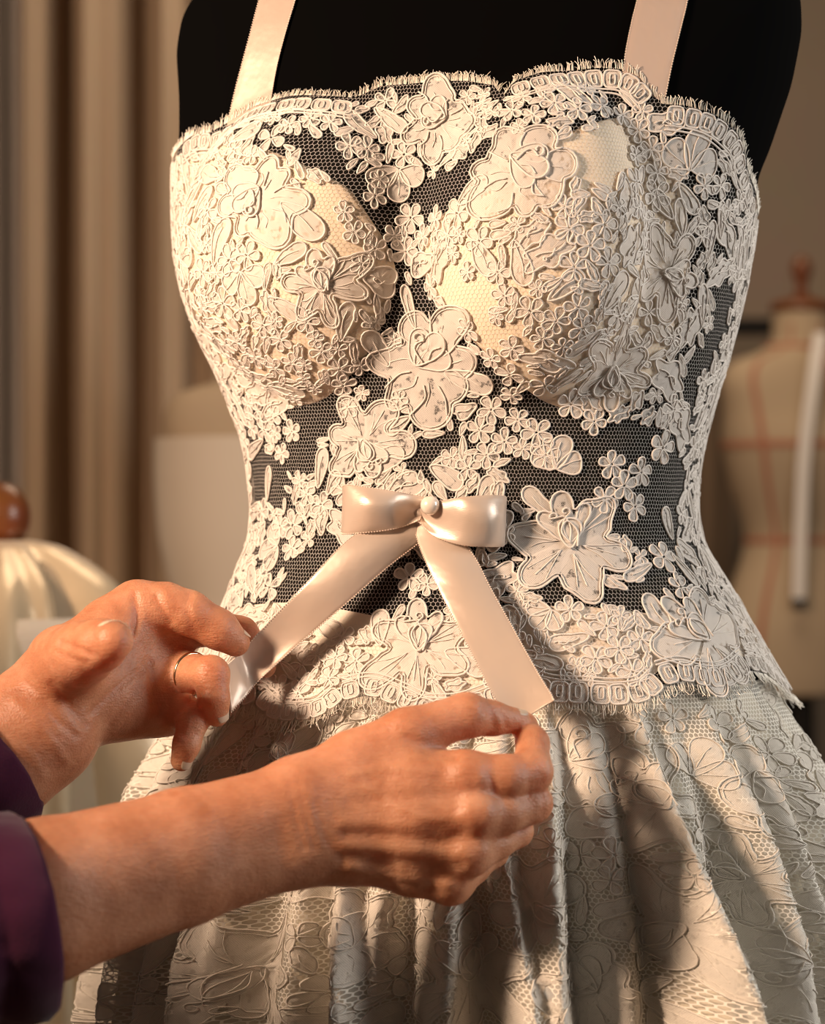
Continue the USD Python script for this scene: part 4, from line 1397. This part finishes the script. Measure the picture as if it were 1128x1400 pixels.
def nail(a, b, n, L, half=55, grow=1.05, over=.0012, label=None):
    """A curved plate on the end of a finger from a to b (px, py, depth, radius)."""
    A, ra = W(a); B, rb = W(b)
    d = unit(B - A); n = np.asarray(n, float); n = unit(n - d * (n @ d)); sd = np.cross(d, n)
    s = np.linspace(-L * .75, L * .25 + over, 12); th = np.radians(np.linspace(-half, half, 13))
    S_, T_ = np.meshgrid(s, th, indexing='ij')
    e = np.sqrt(np.clip(1 - ((np.linspace(-1, 1, 12)) ** 4) * .45, .1, 1))[:, None]
    r = rb * grow * (1 - .10 * np.clip(np.linspace(-.6, 1, 12), 0, 1)[:, None] ** 2)
    P = B + S_[..., None] * d + (r * np.cos(T_ * e))[..., None] * n + (r * np.sin(T_ * e))[..., None] * sd
    Q = P - (np.cos(T_)[..., None] * n + np.sin(T_)[..., None] * sd) * .0005
    f = grid_faces(12, 13)
    v = np.vstack([P.reshape(-1, 3), Q.reshape(-1, 3)])
    rim = np.concatenate([np.arange(13), np.arange(1, 12) * 13 + 12, 11 * 13 + np.arange(11, -1, -1), np.arange(10, 0, -1) * 13]); k = np.roll(rim, -1)
    f = np.vstack([f, f[:, ::-1] + 156, np.stack([rim, rim + 156, k + 156], -1), np.stack([rim, k + 156, k], -1)])
    obj('fingernail', (v, f), M['nail'], person, label=label)


nail(RH_F[0][-2], RH_F[0][-1], (.15, -.1, .95), .009, half=48, over=.0008, label='thumbnail of the lower hand')
nail(LH_F[0][-2], LH_F[0][-1], (.25, .2, .95), .010, half=62, over=.002, label='thumbnail of the upper hand')
nail(LH_F[1][-2], LH_F[1][-1], (.6, .55, .5), .011, half=60, over=.002, label='forefinger nail of the upper hand')
nail(LH_F[3][-2], LH_F[3][-1], (.85, -.45, 0), .009, over=.0008, label='ring finger nail')
nail(LH_F[4][-2], LH_F[4][-1], (.85, -.45, 0), .008, over=.0008, label='little finger nail')
# ring
A, ra = W(LH_F[3][0]); B, rb = W(LH_F[3][1])
d = unit(B - A); tr = trimesh.creation.torus(.0112, .0011, major_sections=48, minor_sections=10)
tr.apply_transform(trimesh.geometry.align_vectors([0, 0, 1], unit(d + np.array([.25, 0, -.1])))); tr.apply_translation(A * .25 + B * .75)
obj('ring', tr, M['gold'], person, label='thin gold ring on the ring finger')


def sleeve(pts, seed, label):
    """A loose sleeve from its pushed-up cuff along points (x, y, z, radius) over the elbow to the shoulder."""
    q = spline(np.asarray(pts, float), 90)
    L = np.concatenate([[0], np.cumsum(np.linalg.norm(np.diff(q[:, :3], axis=0), axis=1))])
    rows = [(.030, .80), (.014, .82), (.004, .87), (0, .93), (0, .98), (.003, 1.02), (.010, 1.035), (.018, 1.03), (.023, 1.0), (.026, .975), (.030, 1.0), (.036, 1.015)] + [(x, 1.0) for x in np.linspace(.05, L[-1] - .03, 40)] + [(L[-1] - .02, .9), (L[-1] - .008, .6), (L[-1] - .001, .05)]
    a = np.linspace(0, 2 * np.pi, 96, endpoint=False); V = []
    for s, k in rows:
        c = np.array([np.interp(s, L, q[:, j]) for j in range(4)]); e = np.array([np.interp(s + .01, L, q[:, j]) for j in range(3)]) - np.array([np.interp(s - .01, L, q[:, j]) for j in range(3)])
        d = unit(e); u = unit(np.cross(d, [0, 1, .2])); w = np.cross(d, u); r = c[3] * k
        nz = meshkit.noise(np.stack([np.cos(a) * 2.3 + seed, np.sin(a) * 2.3, np.full_like(a, s * 28)], -1), seed) - .5
        n2 = meshkit.noise(np.stack([np.cos(a) * 6 + seed, np.sin(a) * 6, np.full_like(a, s * 60)], -1), seed + 1) - .5
        r = r * (1 + .10 * nz * min(1, s / .02 + .3) + .04 * n2)
        V.append(c[:3] + (r * np.cos(a))[:, None] * u + (r * np.sin(a))[:, None] * w)
    V = np.array(V)
    obj('sleeve', (V.reshape(-1, 3), grid_faces(len(rows), 96, True)), M['plum'], person, label=label)


def P4(px, py, y, r): return (*at(px, py, y), r * PX * (D + y) / D)


sleeve([P4(46, 1250, -.302, 141), P4(-120, 1285, -.325, 146), P4(-250, 1300, -.335, 148), (-.335, -.345, 1.04, .058), (-.43, -.405, 1.155, .066), (-.52, -.46, 1.245, .072), (-.60, -.47, 1.285, .070)], 3, 'plum sleeve of the nearer arm, pushed up in a thick cuff')
sleeve([P4(-26, 1026, -.168, 120), P4(-160, 1150, -.20, 128), P4(-320, 1290, -.245, 132), (-.47, -.22, .97, .056), (-.54, -.20, 1.10, .058), (-.60, -.14, 1.28, .066), (-.63, -.12, 1.36, .066)], 5, 'plum sleeve of the farther arm')

# ------------------------------------------------------------------ background
M['linen'] = cloth('linen_form', (.44, .335, .225), .9, .12, 200)
M['tape'] = cloth('red_tape', (.36, .15, .09), .8)
M['champagne'] = satin_material('champagne_satin', (.74, .58, .38), .3)
M['whitecloth'] = cloth('white_muslin', (.66, .575, .47), .85, .08, 200)
M['brown'] = cloth('brown_wool', (.20, .14, .095), .95, .2, 300)
M['blackcloth'] = cloth('black_wool', (.012, .013, .014), .9)
M['measure'] = cloth('measuring_tape', (.70, .66, .62), .6)


def dressform(name, label, cx, cy, sc, zn, mat, yaw, tapes=True, parts=True):
    """A tailor's form; zn = height of the neck's top, sc = size."""
    t = thing(name, label, 'mannequin')
    prof = [(0, .055, .055), (-.03, .057, .057), (-.065, .062, .060), (-.085, .10, .066), (-.105, .155, .075), (-.14, .178, .088), (-.20, .172, .105), (-.26, .168, .125), (-.33, .152, .115), (-.42, .122, .095), (-.47, .122, .098), (-.55, .152, .112), (-.62, .172, .122), (-.70, .174, .124), (-.74, .170, .12)]
    q = spline(np.array(prof), 60)
    a = np.linspace(0, 2 * np.pi, 72, endpoint=False)
    c, s = math.cos(yaw), math.sin(yaw)

    def ring(z, A, B, off=0.0):
        x = (A + off) * np.cos(a); y = (B + off) * np.sin(a)
        return np.stack([cx + sc * (x * c - y * s), cy + sc * (x * s + y * c), np.full_like(a, zn + sc * z)], -1)
    R = np.array([ring(*k) for k in q])
    v = np.vstack([R.reshape(-1, 3), R[0].mean(0), R[-1].mean(0)]); n = len(v); k = np.arange(72); k2 = (k + 1) % 72
    f = np.vstack([grid_faces(60, 72, True), np.stack([np.full(72, n - 2), k2, k], -1), np.stack([np.full(72, n - 1), 59 * 72 + k, 59 * 72 + k2], -1)])
    obj('torso', (v, f), mat, t)
    top_ = np.array([cx, cy, zn])
    obj('neck_cap', lathe(np.array([(0, -.004), (.058, -.004), (.062, .004), (.058, .014), (.03, .022), (.014, .03), (0, .03)]) * sc, 40, top_), M['wood'], t)
    obj('finial', lathe(np.array([(0, .026), (.014, .028), (.010, .04), (.013, .055), (.021, .075), (.019, .092), (.008, .104), (0, .106)]) * sc, 32, top_), M['wood'], t)
    if tapes:
        def band(z, A, B):
            w = .0065
            rr = np.array([ring(z - w, A, B, .0005), ring(z - w * .8, A, B, .002), ring(z + w * .8, A, B, .002), ring(z + w, A, B, .0005)])
            obj('tape', (rr.reshape(-1, 3), grid_faces(4, 72, True)), M['tape'], t)
        for z in (-.262, -.445, -.075):
            A, B = [float(np.interp(-z, -q[:, 0], q[:, j])) for j in (1, 2)]
            band(z, A, B)
        for ph0 in (-1.571, -1.571 + 1.0, -1.571 - 1.0):
            rows = []
            for z, A, B in q[4:]:
                pp = np.array([ph0 - .045, ph0 - .03, ph0 + .03, ph0 + .045]); o = np.array([.0005, .002, .002, .0005])
                x = (A + o) * np.cos(pp); y = (B + o) * np.sin(pp)
                rows.append(np.stack([cx + sc * (x * c - y * s), cy + sc * (x * s + y * c), np.full(4, zn + sc * z)], -1))
            rows = np.array(rows)
            obj('tape', (rows.reshape(-1, 3), grid_faces(len(rows), 4)), M['tape'], t)
    b = zn - .74 * sc
    obj('stand_pole', lathe([(0, .03), (.016, .03), (.016, b), (0, b)], 20, (cx, cy, 0)), M['darkmetal'], t)
    obj('stand_base', lathe([(0, 0), (.2, 0), (.205, .012), (.18, .026), (.03, .05), (0, .05)], 40, (cx, cy, 0)), M['darkmetal'], t)
    return t


BY = 2.45
p = at(1096, 424, BY)
dressform('tailors_form', 'cream linen form with red seam tapes and a wooden finial, behind the dress', p[0], BY, .76 * (D + BY) / (D + 2.0) , p[2], M['linen'], math.radians(28))
# measuring tape hung over it
mt = thing('measuring_tape', 'pale measuring tape hanging down the front of the red-taped linen form', 'measuring tape')
q = spline([at(1122, 455, BY - .10), at(1112, 520, BY - .125), at(1100, 620, BY - .135), at(1095, 720, BY - .135), at(1092, 822, BY - .14)], 30)
Lq, Rq = q - [.010, 0, 0], q + [.010, 0, 0]
v, f, uv = ribbon_mesh(Lq, Rq, np.tile([0., -1, 0], (30, 1)), th=.001, cols=3)
obj('tape_band', (v, f), M['measure'], mt, uv=uv)
obj('tape_end', slab(*(q[-1] - [.011, .002, .012]), *(q[-1] + [.011, .003, .004])), M['darkmetal'], mt, smooth=False)

# clothes rail with dark coats behind the form
RY = 3.1
rail = thing('clothes_rail', 'black metal clothes rail behind the linen form', 'clothes rail')
x0, x1, zr_ = kx(860, RY), kx(1400, RY), float(at(0, 447, RY)[2])
rod = trimesh.creation.cylinder(.018, x1 - x0, sections=20); rod.apply_transform(trimesh.transformations.rotation_matrix(np.pi / 2, [0, 1, 0])); rod.apply_translation(((x0 + x1) / 2, RY, zr_))
obj('top_bar', rod, M['darkmetal'], rail)
for x in (x0 + .02, x1 - .02):
    obj('upright', lathe([(0, .04), (.016, .04), (.016, zr_), (0, zr_)], 16, (x, RY, 0)), M['darkmetal'], rail)
    obj('foot', slab(x - .02, RY - .25, 0, x + .02, RY + .25, .04), M['darkmetal'], rail, smooth=False)


def hung(name, label, cat, cx, y, zt, zb, w, mat, seed, depth=.06):
    """A garment hanging from a hanger: sloping shoulders, soft folds, rounded section."""
    t = thing(name, label, cat)
    rows = 40; a = np.linspace(0, 2 * np.pi, 64, endpoint=False); V = []
    for i, s in enumerate(np.linspace(0, 1, rows)):
        z = zt + (zb - zt) * s
        ww = w * np.interp(s, [0, .03, .07, .12, .4, 1], [.12, .4, .80, .92, .86, 1.12])
        dd = depth * np.interp(s, [0, .1, 1], [.3, .8, 1.15])
        n = meshkit.noise(np.stack([np.cos(a) * 3.0 + seed, np.sin(a) * 3.0, np.full_like(a, s * 1.5)], -1), seed) - .5
        V.append(np.stack([cx + ww / 2 * np.cos(a) * (1 + .12 * n * s), y + dd * np.sin(a) * (1 + .9 * n), np.full_like(a, z)], -1))
    V = np.array(V); v = np.vstack([V.reshape(-1, 3), V[0].mean(0) + [0, 0, .004], V[-1].mean(0)]); n = len(v); k = np.arange(64); k2 = (k + 1) % 64
    f = np.vstack([grid_faces(rows, 64, True), np.stack([np.full(64, n - 2), k2, k], -1), np.stack([np.full(64, n - 1), (rows - 1) * 64 + k, (rows - 1) * 64 + k2], -1)])
    obj('garment_body', (v, f[:, ::-1]), mat, t)
    hk = arc(0, .05, .025, -90, 150, 16)
    path = np.stack([np.r_[cx, cx + hk[:, 0] * 0], np.r_[y, y + hk[:, 0]], np.r_[zt - .012, zt + .001 + hk[:, 1]]], -1)
    tv, tf = tube(path, np.array([1., 0, 0]), .003, 6); obj('hanger_hook', (tv, tf), M['darkmetal'], t)


zc = zr_ - .055
hung('coat', 'brown wool coat hanging at the near end of the rail', 'coat', kx(955, RY), RY, zc, .35, .15, M['brown'], 4)
hung('coat', 'black coat hanging between the brown coat and the linen form', 'coat', kx(1068, RY), RY, zc, .45, .13, M['blackcloth'], 9)

# white dress on a second form between curtain and dress
WY = 1.35
p = at(372, 452, WY)
dressform('tailors_form', 'cream form half hidden behind the lit side of the dress', p[0], WY, .74, p[2], M['linen'], math.radians(20), tapes=False)
wd = thing('muslin_gown', 'white muslin gown on the half-hidden cream form beside the curtain', 'dress')


def drape(parent, name, prof, mat, cx, cy, seed, amp, nf, sq=1.0, seg=144):
    pr = spline(np.asarray(prof, float), 50); a = np.linspace(0, 2 * np.pi, seg, endpoint=False); V = []
    for i, (r, z) in enumerate(pr):
        t_ = i / 49
        n = meshkit.noise(np.stack([np.cos(a) * nf + seed, np.sin(a) * nf, np.full_like(a, z * 1.2)], -1), seed) - .5
        rr = r * (1 + amp * n * (.25 + t_))
        V.append(np.stack([cx + rr * np.cos(a), cy + rr * np.sin(a) * sq, np.full_like(a, z)], -1))
    V = np.array(V)
    obj(name, (V.reshape(-1, 3), grid_faces(50, seg, True)[:, ::-1]), mat, parent)


zz_ = lambda py, y: float(at(0, py, y)[2])
drape(wd, 'bodice', [(.140, zz_(600, WY)), (.140, zz_(660, WY)), (.134, zz_(740, WY)), (.116, zz_(826, WY))], M['whitecloth'], p[0], WY, 2, .03, 3, .86)
drape(wd, 'gown_skirt', [(.116, zz_(822, WY)), (.14, zz_(900, WY)), (.20, zz_(1150, WY)), (.28, zz_(1500, WY)), (.36, .06)], M['whitecloth'], p[0], WY, 5, .35, 3.2, .85)

# champagne satin on a form with a round wooden top, at the left
SY = .55
p = at(-8, 760, SY)
sf = thing('draped_form', 'low form with a round wooden top at the left edge, wrapped in champagne satin', 'mannequin')
kb = trimesh.creation.icosphere(4, .026); kb.apply_scale([1, 1, 1.12]); kb.apply_translation(at(0, 706, SY))
obj('wooden_ball', kb, M['wood'], sf, label='round turned wooden ball on top')
obj('neck', lathe([(0, -.07), (.026, -.07), (.022, -.03), (.017, -.018), (0, -.018)], 32, at(0, 706, SY)), M['wood'], sf)
drape(sf, 'core', [(.0, zz_(752, SY)), (.05, zz_(756, SY)), (.085, zz_(800, SY)), (.10, zz_(900, SY)), (.11, zz_(1200, SY)), (.0, zz_(1210, SY))], M['linen'], p[0], SY, 1, 0, 2)
obj('stand_pole', lathe([(0, .03), (.016, .03), (.016, zz_(1208, SY)), (0, zz_(1208, SY))], 20, (p[0], SY, 0)), M['darkmetal'], sf)
obj('stand_base', lathe([(0, 0), (.2, 0), (.205, .012), (.18, .026), (.03, .05), (0, .05)], 40, (p[0], SY, 0)), M['darkmetal'], sf)
ss = thing('satin_cloth', 'glossy champagne satin draped in soft folds round the form with the wooden ball', 'cloth')
drape(ss, 'satin_drape', [(.030, zz_(738, SY)), (.060, zz_(752, SY)), (.100, zz_(800, SY)), (.118, zz_(870, SY)), (.140, zz_(1000, SY)), (.15, zz_(1200, SY)), (.16, zz_(1500, SY))], M['champagne'], p[0], SY, 6, .9, 4.2)
drape(ss, 'muslin_fold', [(.128, zz_(838, SY)), (.134, zz_(860, SY)), (.132, zz_(900, SY)), (.126, zz_(935, SY))], M['whitecloth'], p[0], SY, 7, .25, 2.4)
